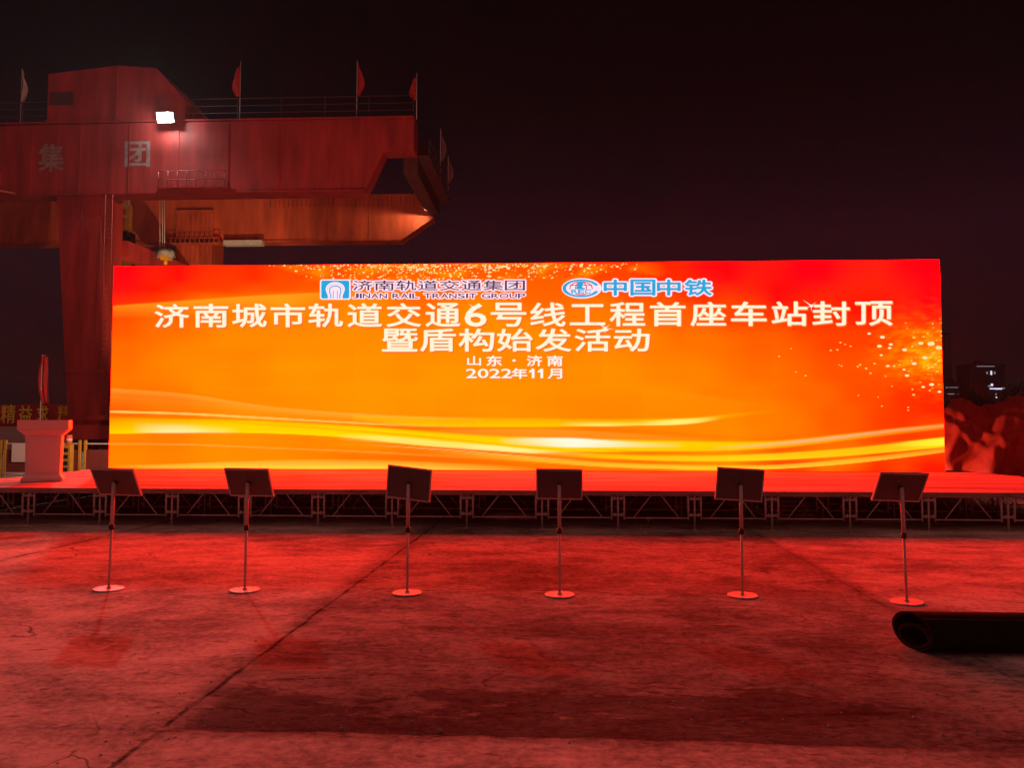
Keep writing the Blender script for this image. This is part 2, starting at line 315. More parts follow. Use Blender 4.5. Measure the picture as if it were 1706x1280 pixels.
# ribbons: list of (x, y_top, y_bottom, strength at top edge, strength at bottom edge); colour; soft top/bottom width in drawing units
RIB = [
 ([(150,646,658,.35,.05),(300,656,668,.35,.05),(450,678,686,.4,.1),(620,691,700,.45,.1),(800,697,704,.2,0)], (255,196,70), 1.0, 1.0),
 ([(150,657,682,.30,.0),(300,668,688,.25,.0),(450,684,696,.3,.0),(620,694,706,.1,0)], (255,172,40), 1.0, 6.0),
 ([(150,684,687,.75,.6),(300,688,691,.7,.6),(450,696,699,.6,.5),(600,704,707,.5,.4),(700,709,712,.3,.1),(830,713,716,0,0)], (255,230,110), .8, .8),
 ([(420,698,703,0,.0),(520,703,709,.5,.4),(620,709,714,.6,.5),(740,713,717,.5,.2),(840,715,718,0,0)], (255,92,0), 1.0, 1.5),
 ([(150,696,723,.1,.7),(230,698,722,.35,.95),(300,700,720,.55,1),(400,702,721,.6,1),(500,706,724,.6,1),(600,712,731,.7,1),(700,720,742,.8,1),(800,727,748,.8,.9),(900,731,752,.8,.9),(1000,734,753,.9,.8),(1100,736,752,.9,.7),(1200,738,751,.8,.6),(1300,736,746,.6,.4),(1400,726,735,.4,.3),(1500,715,723,.4,.2),(1600,705,712,.3,.1)], (255,222,0), 4.0, 1.2),
 ([(220,707,720,0,0),(260,708,721,.2,.5),(300,709,721,.3,.7),(340,711,721,.1,.4),(400,713,722,0,0)], (255,255,190), 4, 2),
 ([(830,732,738,0,0),(890,731,742,.6,.4),(950,731,745,1,.9),(1000,734,745,.8,.7),(1060,738,745,.3,.3),(1140,741,746,0,0)], (255,255,225), 2.5, 2.0),
 ([(560,724,732,0,0),(640,728,737,.5,.3),(760,738,747,.6,.4),(820,743,751,.9,.8),(880,749,755,.9,.8),(930,753,757,.3,.2),(1000,756,760,.0,.0)], (255,246,150), 1.5, 1.2),
 ([(150,739,741,.5,.3),(300,740,742,.45,.3),(450,746,748,.4,.2),(600,752,754,.4,.2),(760,760,763,.2,.1),(860,765,768,0,0)], (255,196,80), .8, .8),
 ([(900,752,758,0,.0),(1000,757,763,.5,.6),(1100,760,767,.7,.8),(1200,760,768,.8,.9),(1300,756,766,.8,.9),(1400,749,760,.7,.8),(1500,739,752,.8,.8),(1560,731,746,1,1),(1600,727,742,1,.9)], (255,216,20), 2.2, 2.2),
 ([(1480,738,744,0,0),(1560,733,742,.8,.8),(1600,728,738,1,.9)], (255,250,60), 2, 2),
 ([(1180,745,749,0,0),(1260,741,745,.4,.3),(1340,733,738,.55,.4),(1420,724,729,.55,.3),(1500,715,719,.45,.2),(1600,706,710,.3,.1)], (255,190,150), 1.0, 1.2),
 ([(700,751,757,0,0),(800,757,764,.4,.3),(900,764,771,.5,.6),(1000,771,778,.5,.8),(1100,775,781,.6,.9),(1200,777,783,.6,.9),(1300,775,781,.6,.9),(1400,767,774,.5,.8),(1500,756,763,.4,.7),(1600,743,750,.3,.6)], (255,214,50), 2.0, 1.0),
 ([(620,749,755,0,0),(760,757,763,.35,.2),(880,768,774,.4,.2),(1000,777,782,.3,.1),(1100,783,786,0,0)], (255,110,0), 1.5, 2),
 ([(520,757,762,0,0),(680,760,768,.5,.3),(800,768,775,.5,.3),(900,777,783,.3,.1)], (255,96,0), 1.5, 2.5),
 ([(180,776,779,0,.0),(260,775,780,.4,.5),(400,770,780,.35,.8),(520,767,781,.25,.9),(640,768,781,.2,.9),(760,773,783,.2,.6),(900,779,785,0,0)], (255,224,70), 2, 1.2),
 ([(590,693,700,.3,.2),(700,695,709,.3,.8),(800,697,711,.35,.9),(900,698,711,.4,.9),(1000,699,710,.4,1),(1100,698,708,.5,.9),(1160,696,704,.5,.5),(1220,690,695,.3,.2),(1300,683,686,0,0)], (255,206,0), 1.5, 1.2),
 ([(930,703,709,0,0),(1000,704,710,.3,.7),(1060,703,709,.1,.4),(1120,700,708,.8,.8),(1160,698,705,.7,.6),(1200,695,699,0,0)], (255,250,120), 1.5, 1.5),
 ([(900,712,716,0,0),(1000,713,719,.4,.3),(1100,719,728,.4,.0),(1200,726,737,.4,.0),(1300,731,738,0,0)], (255,104,0), 1.2, 4),
 ([(700,716,722,0,0),(800,716,726,.4,.2),(900,716,728,.45,.2),(1000,720,732,.4,.2),(1100,727,736,.3,.1),(1200,733,738,0,0)], (255,164,50), 1.5, 2),
 ([(150,513,530,.35,0),(220,508,532,.6,0),(320,501,527,.7,.0),(420,494,520,.7,0),(520,489,512,.6,0),(640,485,505,.35,0),(760,480,500,0,0)], (255,172,30), 2.5, 12),
 ([(280,700,701.5,0,0),(420,706,707.5,.5,.4),(560,715,716.5,.6,.5),(700,726,727.5,.5,.4),(820,737,738.5,0,0)], (255,160,0), .7, .7),
 ([(520,716,717.5,0,0),(640,722,723.5,.5,.5),(780,735,736.5,.6,.5),(920,748,749.5,.4,.4),(1040,756,757,0,0)], (255,150,0), .7, .7),
 ([(940,744,745.5,0,0),(1060,752,753.5,.5,.5),(1200,755,756.5,.6,.5),(1340,750,751.5,.5,.4),(1480,737,738.5,.3,.3),(1580,725,726,0,0)], (255,120,0), .8, .8),
 ([(860,758,759.5,0,0),(980,766,767.5,.5,.5),(1120,771,772.5,.6,.5),(1280,771,772,.5,.4),(1420,762,763,.3,.3),(1540,748,749,0,0)], (255,104,0), .8, .8),
 ([(600,740,741,0,0),(720,748,749,.5,.5),(860,759,760,.5,.5),(980,768,769,0,0)], (255,236,140), .6, .6),
 ([(400,728,729,0,0),(520,733,734,.4,.4),(660,742,743,.4,.4),(800,754,755,0,0)], (255,110,0), .8, .8),
 ([(1000,640,648,0,0),(1100,650,660,.25,.1),(1200,664,676,.25,.1),(1300,678,690,0,0)], (255,150,10), 4, 6),
]
RIB = [(p, (lin(c[1]), lin(c[2])), a, b) for p, c, a, b in RIB]
def sst(x, a, b):
    f = min(1, max(0, (x-a)/(b-a))); return f*f*(3-2*f)
NXs, NYs = 250, 230
CABV = [random.Random(i).uniform(0.965, 1.03) for i in range(100)]
GX = 34; GY = 20
# coarse interpolation of the background samples, then bilinear
cu = [175+1410*i/GX for i in range(GX+1)]; cv = [428+366*j/GY for j in range(GY+1)]
coarse = []
for v in cv:
    row = []
    for u in cu:
        sw = sg = sb = 0
        for a, b_, g_, bb in SAMP:
            d2 = ((a-u)/1.6)**2 + (b_-v)**2
            w = 1/(d2+60)**1.9
            sw += w; sg += w*g_; sb += w*bb
        row.append((sg/sw, sb/sw))
    coarse.append(row)
def bgcol(u, v):
    fx = (u-175)/1410*GX; fy = (v-428)/366*GY
    i = min(GX-1, max(0, int(fx))); j = min(GY-1, max(0, int(fy))); fx -= i; fy -= j
    q = []
    for k in (0, 1):
        q.append((coarse[j][i][k]*(1-fx)+coarse[j][i+1][k]*fx)*(1-fy) + (coarse[j+1][i][k]*(1-fx)+coarse[j+1][i+1][k]*fx)*fy)
    return q
Hi = Matrix(((H[0], H[1], H[2]), (H[3], H[4], H[5]), (H[6], H[7], 1))).inverted()
def unart(x, z):
    q = Hi @ Vector((x, z, 1)); return q.x/q.z, q.y/q.z
mb = MB(); rows = []; cols = []
ribcache = {}
for j in range(NYs+1):
    z = SZ0 + (SZ1-SZ0)*j/NYs; rr = []
    for i in range(NXs+1):
        x = SX0 + (SX1-SX0)*i/NXs
        u, v = unart(x, z)
        G, B = bgcol(u, v)
        # gold haze patches
        n1 = noise.fractal(Vector((u*0.018, v*0.05, 3.1)), 1.0, 2.0, 4)
        top = sst(v, 478, 446)*sst(u, 430, 560)*sst(u, 1180, 960)
        G += top*max(0, n1)*0.28
        rg = math.exp(-((u-1555)/70)**2-((v-590)/48)**2)
        n2 = noise.fractal(Vector((u*0.06, v*0.13, 9.7)), 1.0, 2.0, 4)
        G += rg*(0.10+max(-0.2, n2)*0.35)
        n3 = noise.noise(Vector((u*0.004, v*0.045, 1.7)))
        G *= 1+0.07*n3
        ui = round(u)
        for k, (pts, c, sa, sb) in enumerate(RIB):
            key = (k, ui)
            q = ribcache.get(key, 0)
            if q == 0: q = ribcache[key] = spline(pts, ui)
            if q is None: continue
            yt, yb, at_, ab = q
            if v < yt-sa or v > yb+sb: continue
            f = min(1, max(0, (v-yt)/max(1e-3, yb-yt)))
            al = (at_*(1-f)+ab*f)*sst(v, yt-sa, yt+sa*0.3)*sst(v, yb+sb, yb-sb*0.3)
            al = min(1, max(0, al))
            G += (c[0]-G)*al; B += (c[1]-B)*al
        ci = int((x-SX0)/(SX1-SX0)*20-1e-6); cj = int((z-SZ0)/(SZ1-SZ0)*5-1e-6)
        G *= CABV[cj*20+ci] if 0 <= cj*20+ci < 100 else 1
        G = max(0.0, min(1.0, G)); B = max(0.0, min(1.0, B))
        wht = min(1, B*1.6)
        Rr = SCREEN_RED*(1-0.35*wht)
        rr.append((x, SY, z)); cols.append((Rr, G, B, 1))
    rows.append(rr)
mb.grid(rows)
m_disp = bpy.data.materials.new('led_pixels'); m_disp.use_nodes = True; n = m_disp.node_tree; n.nodes.clear()
o_ = n.nodes.new('ShaderNodeOutputMaterial'); em = n.nodes.new('ShaderNodeEmission'); at_n = n.nodes.new('ShaderNodeAttribute'); at_n.attribute_name = 'picture'
tcn = n.nodes.new('ShaderNodeTexCoord'); sep = n.nodes.new('ShaderNodeSeparateXYZ'); n.links.new(tcn.outputs['Object'], sep.inputs[0])
wv = n.nodes.new('ShaderNodeMath'); wv.operation = 'SINE'; wm = n.nodes.new('ShaderNodeMath'); wm.operation = 'MULTIPLY'; wm.inputs[1].default_value = 2*math.pi/0.058
n.links.new(sep.outputs['Z'], wm.inputs[0]); n.links.new(wm.outputs[0], wv.inputs[0])
ws = n.nodes.new('ShaderNodeMath'); ws.operation = 'MULTIPLY_ADD'; ws.inputs[1].default_value = 0.018; ws.inputs[2].default_value = 1.0
n.links.new(wv.outputs[0], ws.inputs[0])
n.links.new(ws.outputs[0], em.inputs['Strength']); n.links.new(at_n.outputs['Color'], em.inputs['Color']); n.links.new(em.outputs[0], o_.inputs[0])
m_disp.cycles.emission_sampling = 'FRONT'
disp = build('display', mb, m_disp, scr, recalc=False)
ca = disp.data.color_attributes.new('picture', 'FLOAT_COLOR', 'POINT')
ca.data.foreach_set('color', [c for q in cols for c in q])
if disp.data.polygons[0].normal.y > 0: disp.data.flip_normals()
# casing, 20 x 5 cabinets behind the picture
mb = MB()
for i in range(20):
    for j in range(5):
        w = (SX1-SX0)/20; hh = (SZ1-SZ0)/5
        mb.b(SX0+i*w+0.002, SX0+(i+1)*w-0.002, SY+0.004, SY+0.11, SZ0+j*hh+0.002, SZ0+(j+1)*hh-0.002)
build('cabinet', mb, M['casing'], scr)
mb = MB()
for i in range(21):
    x = SX0+0.03+i*((SX1-SX0)-0.06)/20
    mb.b(x-0.025, x+0.025, SY+0.115, SY+0.165, 0.62, 5.38)
    if i % 2 == 0: mb.bar((x, SY+0.14, 4.2), (x, SY+1.9, 0.62), 0.05)
build('support_frame', mb, M['steel'], scr)

# text ------------------------------------------------------------------
GLYPH = {'1': ([(0.0, 0.55, 0), (0.0, 0.44, 0), (0.2, 0.52, 0), (0.2, 0.0, 0), (0.36, 0.0, 0), (0.36, 0.73, 0), (0.22, 0.73, 0)], [(0, 1, 2, 6), (2, 3, 4, 5, 6)])}
def char_mesh(ch, bold):
    cu_ = bpy.data.curves.new('t', 'FONT'); cu_.body = ch; cu_.size = 1; cu_.align_x = 'CENTER'; cu_.fill_mode = 'FRONT'; cu_.offset = bold; cu_.resolution_u = 3
    ob = bpy.data.objects.new('t', cu_); COL.objects.link(ob)
    dg = bpy.context.evaluated_depsgraph_get(); me = bpy.data.meshes.new_from_object(ob.evaluated_get(dg))
    vs = [tuple(v.co) for v in me.vertices]; fs = [tuple(p.vertices) for p in me.polygons]
    bpy.data.objects.remove(ob); bpy.data.curves.remove(cu_); bpy.data.meshes.remove(me)
    return vs, fs
def put_text(mb, items, place, y, bold):
    """items: (char, x0, x1, y_top, y_bottom); each char is fitted to its cell, then thickened by stacking shifted copies"""
    n_ = 1 if bold <= 0 else (8 if bold < 0.04 else 16)
    for ch, x0, x1, yt, yb in items:
        if ch not in GLYPH: GLYPH[ch] = char_mesh(ch, 0.0)
        vs, fs = GLYPH[ch]
        if not vs: continue
        ax, bx = min(v[0] for v in vs), max(v[0] for v in vs); ay, by = min(v[1] for v in vs), max(v[1] for v in vs)
        s_ = abs(yb-yt)                       # shift radius relative to the cell height
        for k in range(n_ if bold > 0 else 1):
            a = 2*math.pi*k/n_; dx = bold*s_*1.25*math.cos(a) if bold > 0 else 0; dy = bold*s_*math.sin(a) if bold > 0 else 0
            new = []
            for vx, vy, vz in vs:
                fx = (vx-ax)/(bx-ax); fy = (vy-ay)/(by-ay)
                X_, Z_ = place(x0+(x1-x0)*fx+dx, yb+(yt-yb)*fy+dy)
                new.append(mb.bm.verts.new((X_, y-0.0003*k, Z_)))
            for f in fs:
                try: mb.bm.faces.new([new[i] for i in f])
                except ValueError: pass
def face_front(o):
    me = o.data
    bm = bmesh.new(); bm.from_mesh(me)
    for f in bm.faces:
        f.normal_update()
        if f.normal.y > 0: f.normal_flip()
    bm.to_mesh(me); bm.free()
def lettering(name, items, place, layers, root, ybase):
    """layers: (dx, dy, bold, material) from back to front; the first is the part, later ones its sub-parts"""
    first = None
    for k, (dx, dy, bold, mat) in enumerate(layers):
        mb = MB(); put_text(mb, [(c, a+dx, b_+dx, t_+dy, q+dy) for c, a, b_, t_, q in items], place, ybase-0.008*(k+1), bold)
        nm = name if k == 0 else 'lettering_face'
        o = build(nm, mb, mat, root if first is None else first, recalc=False); face_front(o)
        if first is None: first = o
cream = glow('letters_cream', (1.25, 0.80, 0.46)); cream_hi = glow('letters_pale', (1.3, 0.93, 0.72)); brown = glow('letters_shade', (0.62, 0.14, 0.02))
white = glow('letters_white', (1.3, 0.93, 0.84)); purple = glow('logo_grey_purple', (0.11, 0.045, 0.115)); lilac = glow('logo_outline', (1.1, 0.80, 0.90)); cyan = glow('logo_cyan', (0.012, 0.40, 0.72)); redm = glow('logo_red', (0.62, 0.03, 0.09))
def yline(x, yl, yr, xl=259, xr=1487): return yl+(yr-yl)*(x-xl)/(xr-xl)
T1 = '济南城市轨道交通6号线工程首座车站封顶'
xs = [259, 324, 388, 452, 515, 580, 645, 710, 775, 818.5, 884, 950, 1016.5, 1083.5, 1151, 1218.5, 1286, 1354, 1425]
ws_ = [56]*8+[35]+[57.5]*7+[58, 60.5, 60.5]
it = []
for ch, x, w in zip(T1, xs, ws_):
    dy = {'工': 3, '6': 1}.get(ch, 0)
    it.append((ch, x, x+w, yline(x, 507.5, 502.5)+dy, yline(x, 545.5, 542)-(2 if ch == '工' else 0)))
SH = [(1.5, 1.7, 0.030, brown), (0, 0, 0.024, cream), (-0.2, -0.4, 0, cream_hi)]
lettering('headline', it, art, SH, scr, SY)
T2 = '暨盾构始发活动'
it = [(c, x, x+58, 548.5, 585.5) for c, x in zip(T2, [637.5, 701, 765, 829, 893, 958, 1023.5])]
lettering('headline', it, art, SH, scr, SY)
S2 = [(0.6, 0.8, 0.035, brown), (0, 0, 0.028, white)]
it = [('山', 779, 801, 594, 609), ('东', 811, 836, 593, 610), ('·', 853.5, 859.5, 599, 603), ('济', 878, 903, 593, 610), ('南', 912, 937, 593, 610)]
lettering('subtitle', it, art, S2, scr, SY)
it = [(c, x, x+w, t_, b_) for c, x, w, t_, b_ in [('2', 777, 17, 615, 630), ('0', 796.5, 17, 615, 630), ('2', 816, 17, 615, 630), ('2', 835.5, 17, 615, 630), ('年', 853, 25, 614, 631), ('1', 882, 8, 615, 630), ('1', 896.5, 8, 615, 630), ('月', 913, 23, 615, 631)]]
lettering('subtitle', it, art, S2, scr, SY)
LG = [(0, 0, 0.13, lilac), (0, 0, 0.012, purple)]
it = [(c, 588+36.2*k, 588+36.2*k+33, 467.5, 484) for k, c in enumerate('济南轨道交通集团')]
lettering('logo_name', it, art, LG, scr, SY)
it = []; x = 588
for c in 'JINAN RAIL TRANSIT GROUP':
    if c == ' ': x += 7.5; continue
    w = {'I': 3.0, 'J': 10, 'G': 14, 'O': 14.5, 'L': 10.5}.get(c, 12.2)
    it.append((c, x, x+w, 489.2, 497.2)); x += w+2.15
sc_ = (875-588)/(x-2.15-588)
it = [(c, 588+(a-588)*sc_, 588+(b_-588)*sc_, t_, q) for c, a, b_, t_, q in it]
lettering('logo_name', it, art, [(0, 0, 0.22, lilac), (0, 0, 0.02, purple)], scr, SY)
it = [(c, x, x+w, 466.5, 492) for c, x, w in [('中', 1006.5, 37), ('国', 1051, 40), ('中', 1095, 38), ('铁', 1141, 44)]]
lettering('logo_name', it, art, [(0, 0, 0.12, lilac), (0, 0, 0.030, cyan)], scr, SY)

def flat(name, polys, mat, y, root):
    """polys in drawing units, flat shapes on the panel"""
    mb = MB()
    for p in polys:
        vs = [mb.bm.verts.new((art(u, v)[0], y, art(u, v)[1])) for u, v in p]
        mb.bm.faces.new(vs)
    bmesh.ops.triangulate(mb.bm, faces=mb.bm.faces[:])
    o = build(name, mb, mat, root, recalc=False); face_front(o); return o
def ell(cx, cy, rx, ry, n=40, a0=0, a1=360): return [(cx+rx*math.cos(R_(a0+(a1-a0)*i/n)), cy+ry*math.sin(R_(a0+(a1-a0)*i/n))) for i in range(n+(0 if a1-a0 == 360 else 1))]
def rrect(x0, y0, x1, y1, r):
    p = []
    for cx, cy, a in ((x1-r, y0+r, -90), (x1-r, y1-r, 0), (x0+r, y1-r, 90), (x0+r, y0+r, 180)):
        p += [(cx+r*math.cos(R_(a+15*i)), cy+r*math.sin(R_(a+15*i))) for i in range(7)]
    return p
def stroke(pts, w):
    """ribbon polygon quads along a polyline"""
    out = []
    for (x0, y0), (x1, y1) in zip(pts, pts[1:]):
        d = math.hypot(x1-x0, y1-y0) or 1; nx, ny = -(y1-y0)/d*w/2, (x1-x0)/d*w/2; ex, ey = (x1-x0)/d*w*0.15, (y1-y0)/d*w*0.15
        out.append([(x0-ex+nx, y0-ey+ny), (x1+ex+nx, y1+ey+ny), (x1+ex-nx, y1+ey-ny), (x0-ex-nx, y0-ey-ny)])
    return out
# first emblem: rounded cyan tile with a white spring-and-rail figure
e1 = flat('emblem', [rrect(533, 465.5, 584.5, 499.5, 4)], lilac, SY-0.006, scr)
flat('emblem_tile', [rrect(535.5, 467.5, 582, 497.5, 3)], cyan, SY-0.010, e1)
out = [(548, 498)]+[(548, 493), (546.5, 489), (545, 485)]+ell(558.8, 482, 14.5, 10.5, 18, 180, 360)+[(572.6, 485), (571, 489), (569.5, 493), (569.5, 498)]
flat('emblem_figure', stroke(out, 3.0), lilac, SY-0.014, e1)
flat('emblem_figure', [[(548.6, 498)]+[(548.6, 493), (547.5, 489), (546.5, 485)]+ell(558.8, 482, 12.4, 8.6, 18, 180, 360)+[(571.1, 485), (570, 489), (569, 493), (569, 498)]], lilac, SY-0.012, e1)
flat('emblem_figure', stroke([(551.5, 497.5), (551.5, 492), (549.5, 487)]+ell(558.8, 482.5, 9, 5.8, 14, 190, 350)+[(568.2, 487), (566.5, 492), (566.5, 497.5)], 1.7)+stroke([(555.6, 497.5), (555.6, 485)], 1.3)+stroke([(562.2, 497.5), (562.2, 485)], 1.3), cyan, SY-0.018, e1)
# second emblem: oval globe with rail section
e2 = flat('emblem', [ell(969, 480.5, 33.5, 17.2)], lilac, SY-0.006, scr)
ring = []
for i in range(44):
    a0, a1 = R_(20+i*320/44), R_(20+(i+1)*320/44)
    ring.append([(968+31*math.cos(a0), 480.5+15*math.sin(a0)), (968+31*math.cos(a1), 480.5+15*math.sin(a1)), (968+25*math.cos(a1), 480.5+12.1*math.sin(a1)), (968+25*math.cos(a0), 480.5+12.1*math.sin(a0))])
flat('emblem_ring', ring, cyan, SY-0.010, e2)
flat('emblem_globe', [ell(968, 480.5, 23, 11.4)], lilac, SY-0.012, e2)
gl = []
for rx in (9, 18.5):
    gl += stroke(ell(968, 480.5, rx, 11, 22, 90, 270), 1.5) + stroke(ell(968, 480.5, rx, 11, 22, -90, 90), 1.5)
gl += stroke([(949, 475.5), (987, 475.5)], 1.2)
flat('emblem_globe', gl, redm, SY-0.014, e2)
flat('emblem_rail', [[(963, 469.5), (973, 469.5), (973, 472), (970, 473.5), (969.6, 479), (976, 481), (976, 482.2), (960, 482.2), (960, 481), (966.4, 479), (966, 473.5), (963, 472)]], cyan, SY-0.016, e2)
flat('emblem_band', [[(948, 482.4), (988, 482.4), (985.5, 490), (950.5, 490)]], lilac, SY-0.018, e2)
mb = MB(); put_text(mb, [(c, 952+11.2*k, 952+11.2*k+10, 483, 489.3) for k, c in enumerate('REC')], art, SY-0.022, 0.045)
o = build('emblem_letters', mb, cyan, e2, recalc=False); face_front(o)
# sparks
sp_mats = [(glow('spark_gold', (1.2, 0.62, 0.12)), []), (glow('spark_pale', (1.3, 0.80, 0.40)), []), (glow('spark_dim', (1.2, 0.32, 0.03)), [])]
rnd = random.Random(3)
for k in range(640):
    u = rnd.triangular(440, 1080, 700); top = 437+rnd.random()**1.7*38*(1-abs(u-740)/480)
    v = top+ (445-437)*(1-(u-191)/1375)*0.6
    if v < 441 - (u-440)*0.006: continue
    r = rnd.choice((.7, .9, 1.1, 1.4))
    sp_mats[rnd.choice((0, 0, 1, 2))][1].append(ell(u, v+1, r*1.3, r, 8))
for k in range(60):
    u = rnd.gauss(760, 130); v = 440+abs(rnd.gauss(0, 4)) ; sp_mats[1][1].append(ell(u, v+2, rnd.uniform(1.5, 3), 1.4, 10))
for u, v, r in [(1534,572,4),(1551,573,6),(1564,580,5),(1507,583,4),(1465,577,4),(1484,574,3.3),(1470,562,4),(1448,556,3),(1482,580,3),(1541,596,4.4),(1523,606,4),(1511,626,3.6),(1506,616,2.6),(1479,610,3),(1468,592,2.6),(1457,606,2),(1443,614,2.2),(1433,608,2),(1429,611,2),(1450,622,2),(1475,627,1.4),(1552,641,4),(1538,645,3),(1522,658,2.4),(1520,649,1.8),(1400,571,2),(1395,583,2),(1384,584,2),(1417,577,1.8),(1408,574,1.6),(1486,644,1.4),(1469,677,1.6),(1513,679,1.6),(1513,684,1.6),(1565,653,3),(1430,659,1.4),(1463,662,1.2),(1483,520,3),(1298,594,1.8),(1318,581,1.4),(1342,626,1.8),(1326,620,1.4),(1402,610,1.6),(1398,608,1.2),(1549,651,2)]:
    sp_mats[1 if r > 2.5 else 0][1].append(ell(u, v, r*1.05, r*0.62, 12))
for k in range(90):
    u = 1568-abs(rnd.gauss(0, 32)); v = 590+rnd.gauss(0, 24)
    if u < 1400: continue
    sp_mats[rnd.choice((0, 2, 2))][1].append(ell(u, v, rnd.uniform(1, 3), rnd.uniform(.7, 1.6), 8))
for m_, polys in sp_mats:
    o = flat('spark_dots', polys, m_, SY-0.0035, scr); o['kind'] = 'stuff'
# lens-style star glints drawn in the artwork
for cx, cy, s_ in ((1351, 510, 1), (1008, 547, 1), (790, 513, .7)):
    gl = []
    for dx, dy in ((-14, -10), (16, 2.5), (9, -7), (-11, 4), (0, 10)):
        gl.append([(cx-dy*0.09*s_, cy+dx*0.05*s_), (cx+dx*s_, cy+dy*s_), (cx+dy*0.09*s_, cy-dx*0.05*s_)])
    gl.append(ell(cx, cy, 3.2*s_, 2.2*s_, 12))
    flat('glint', gl, cream_hi, SY-0.028, scr)

# ------------------------------------------------------------------ stage
YF, ZD = 12.62, 0.618
X0p = -8.625
DX0, DX1 = -10.62, 9.70
stage = thing('stage', (0, YF, 0), 'long low modular stage on short steel legs under the glowing screen', 'stage')
mb = MB()
YB = 18.72
for i in range(17):
    x0 = X0p-1.22*2+1.22*i; x1 = x0+1.22
    x0 = max(x0, DX0); x1 = min(x1, DX1)
    if x1-x0 < 0.05: continue
    for j in range(5):
        mb.b(x0+0.002, x1-0.002, YF+0.01+1.22*j, YF+1.22*(j+1)+0.006, ZD-0.032, ZD-0.008)
build('deck', mb, M['deck'], stage)
mb = MB()
for i in range(17):
    x0 = max(X0p-1.22*2+1.22*i, DX0); x1 = min(X0p-1.22+1.22*i, DX1)
    if x1-x0 > 0.05: mb.b(x0+0.003, x1-0.003, YF-0.012, YF+0.008, ZD-0.058, ZD-0.004)
build('deck_edge', mb, paint('deck_edge_profile', (0.30, 0.24, 0.23), 0.6, var=0.4, scale=1.5), stage)
def frame_mb(x0, y, z0=0.18, z1=0.545, r=0.015):
    m_ = MB(); a, c = x0+0.10, x0+1.12
    m_.tube((a-0.1, y, z1), (c+0.1, y, z1), r); m_.tube((a, y, z0), (c, y, z0), r*0.8)
    m_.tube((a, y, z0-0.03), (a, y, z1), r*1.15); m_.tube((c, y, z0-0.03), (c, y, z1), r*1.15)
    m_.tube((x0+0.245, y, z0), (x0+0.535, y, z1), r*0.62, n=8); m_.tube((x0+0.975, y, z0), (x0+0.685, y, z1), r*0.62, n=8)
    for s_ in (a, c):
        for z in (z0+0.05, z1-0.06): m_.box((s_+(-0.03 if s_ == a else 0.03), y, z), (0.05, 0.03, 0.035))
    return m_
for j in range(4):
    y = YF+0.03+1.22*j+(0 if j == 0 else 0.01)
    for i in range(17):
        x = X0p-2.44+1.22*i
        if i > 0 and DX0 < x+0.02 and x < DX1-0.3:
            pb = MB(); pb.tube((x, y, 0.008), (x, y, ZD-0.06), 0.017 if j == 0 else 0.015)
            pb.tube((x, y, 0.0), (x, y, 0.012), 0.04)
            if j == 0:
                for z in (0.23, 0.49): pb.box((x, y-0.012, z), (0.15, 0.022, 0.03)); pb.tube((x-0.055, y-0.03, z-0.03), (x-0.055, y-0.03, z+0.035), 0.01, n=8); pb.tube((x+0.055, y-0.03, z-0.03), (x+0.055, y-0.03, z+0.035), 0.01, n=8)
            build('leg', pb, M['steel'], stage)
        if x >= DX0-0.7 and x+1.22 <= DX1+0.3:
            if j < 3: build('truss_frame', frame_mb(x, y), M['steel'], stage)
for x in (DX0+0.1, -4.965, -1.305, 3.575, DX1-0.1):
    mb = MB(); mb.tube((x, YF+0.04, 0.19), (x, YF+4.9, 0.19), 0.012); mb.tube((x, YF+0.04, 0.535), (x, YF+4.9, 0.535), 0.013)
    build('cross_rail', mb, M['steel'], stage)
mb = MB(); mb.b(DX0+0.02, DX1-0.02, YF+6.05, YF+6.07, 0.01, ZD-0.04); mb.b(DX0+0.02, DX0+0.04, YF+1.9, YF+6.04, 0.01, ZD-0.04)
build('light_block_sheet', mb, M['casing'], stage)  # added dark sheets that keep lamp light out from under the deck
# carpet strips
m_car, n, b = new_mat('stage_carpet')
t = n.nodes.new('ShaderNodeTexCoord'); mp = n.nodes.new('ShaderNodeMapping'); mp.inputs['Scale'].default_value = (0.22, 5, 1)
n1 = n.nodes.new('ShaderNodeTexNoise'); n1.inputs['Scale'].default_value = 1.6; n1.inputs['Detail'].default_value = 5
n2 = n.nodes.new('ShaderNodeTexNoise'); n2.inputs['Scale'].default_value = 60; n2.inputs['Detail'].default_value = 3
n.links.new(t.outputs['Object'], mp.inputs[0]); n.links.new(mp.outputs[0], n1.inputs['Vector']); n.links.new(t.outputs['Object'], n2.inputs['Vector'])
r = n.nodes.new('ShaderNodeValToRGB'); r.color_ramp.elements[0].position = 0.35; r.color_ramp.elements[1].position = 0.62
r.color_ramp.elements[0].color = (0.20, 0.18, 0.165, 1); r.color_ramp.elements[1].color = (0.62, 0.59, 0.55, 1)
n.links.new(n1.outputs['Fac'], r.inputs[0])
mp3 = n.nodes.new('ShaderNodeMapping'); mp3.inputs['Scale'].default_value = (0.10, 3.4, 1); n3 = n.nodes.new('ShaderNodeTexNoise'); n3.inputs['Scale'].default_value = 1.3; n3.inputs['Detail'].default_value = 3
n.links.new(t.outputs['Object'], mp3.inputs[0]); n.links.new(mp3.outputs[0], n3.inputs['Vector'])
cb = n.nodes.new('ShaderNodeMath'); cb.operation = 'SUBTRACT'; cb.inputs[1].default_value = 0.5; n.links.new(n3.outputs['Fac'], cb.inputs[0])
ab_ = n.nodes.new('ShaderNodeMath'); ab_.operation = 'ABSOLUTE'; n.links.new(cb.outputs[0], ab_.inputs[0])
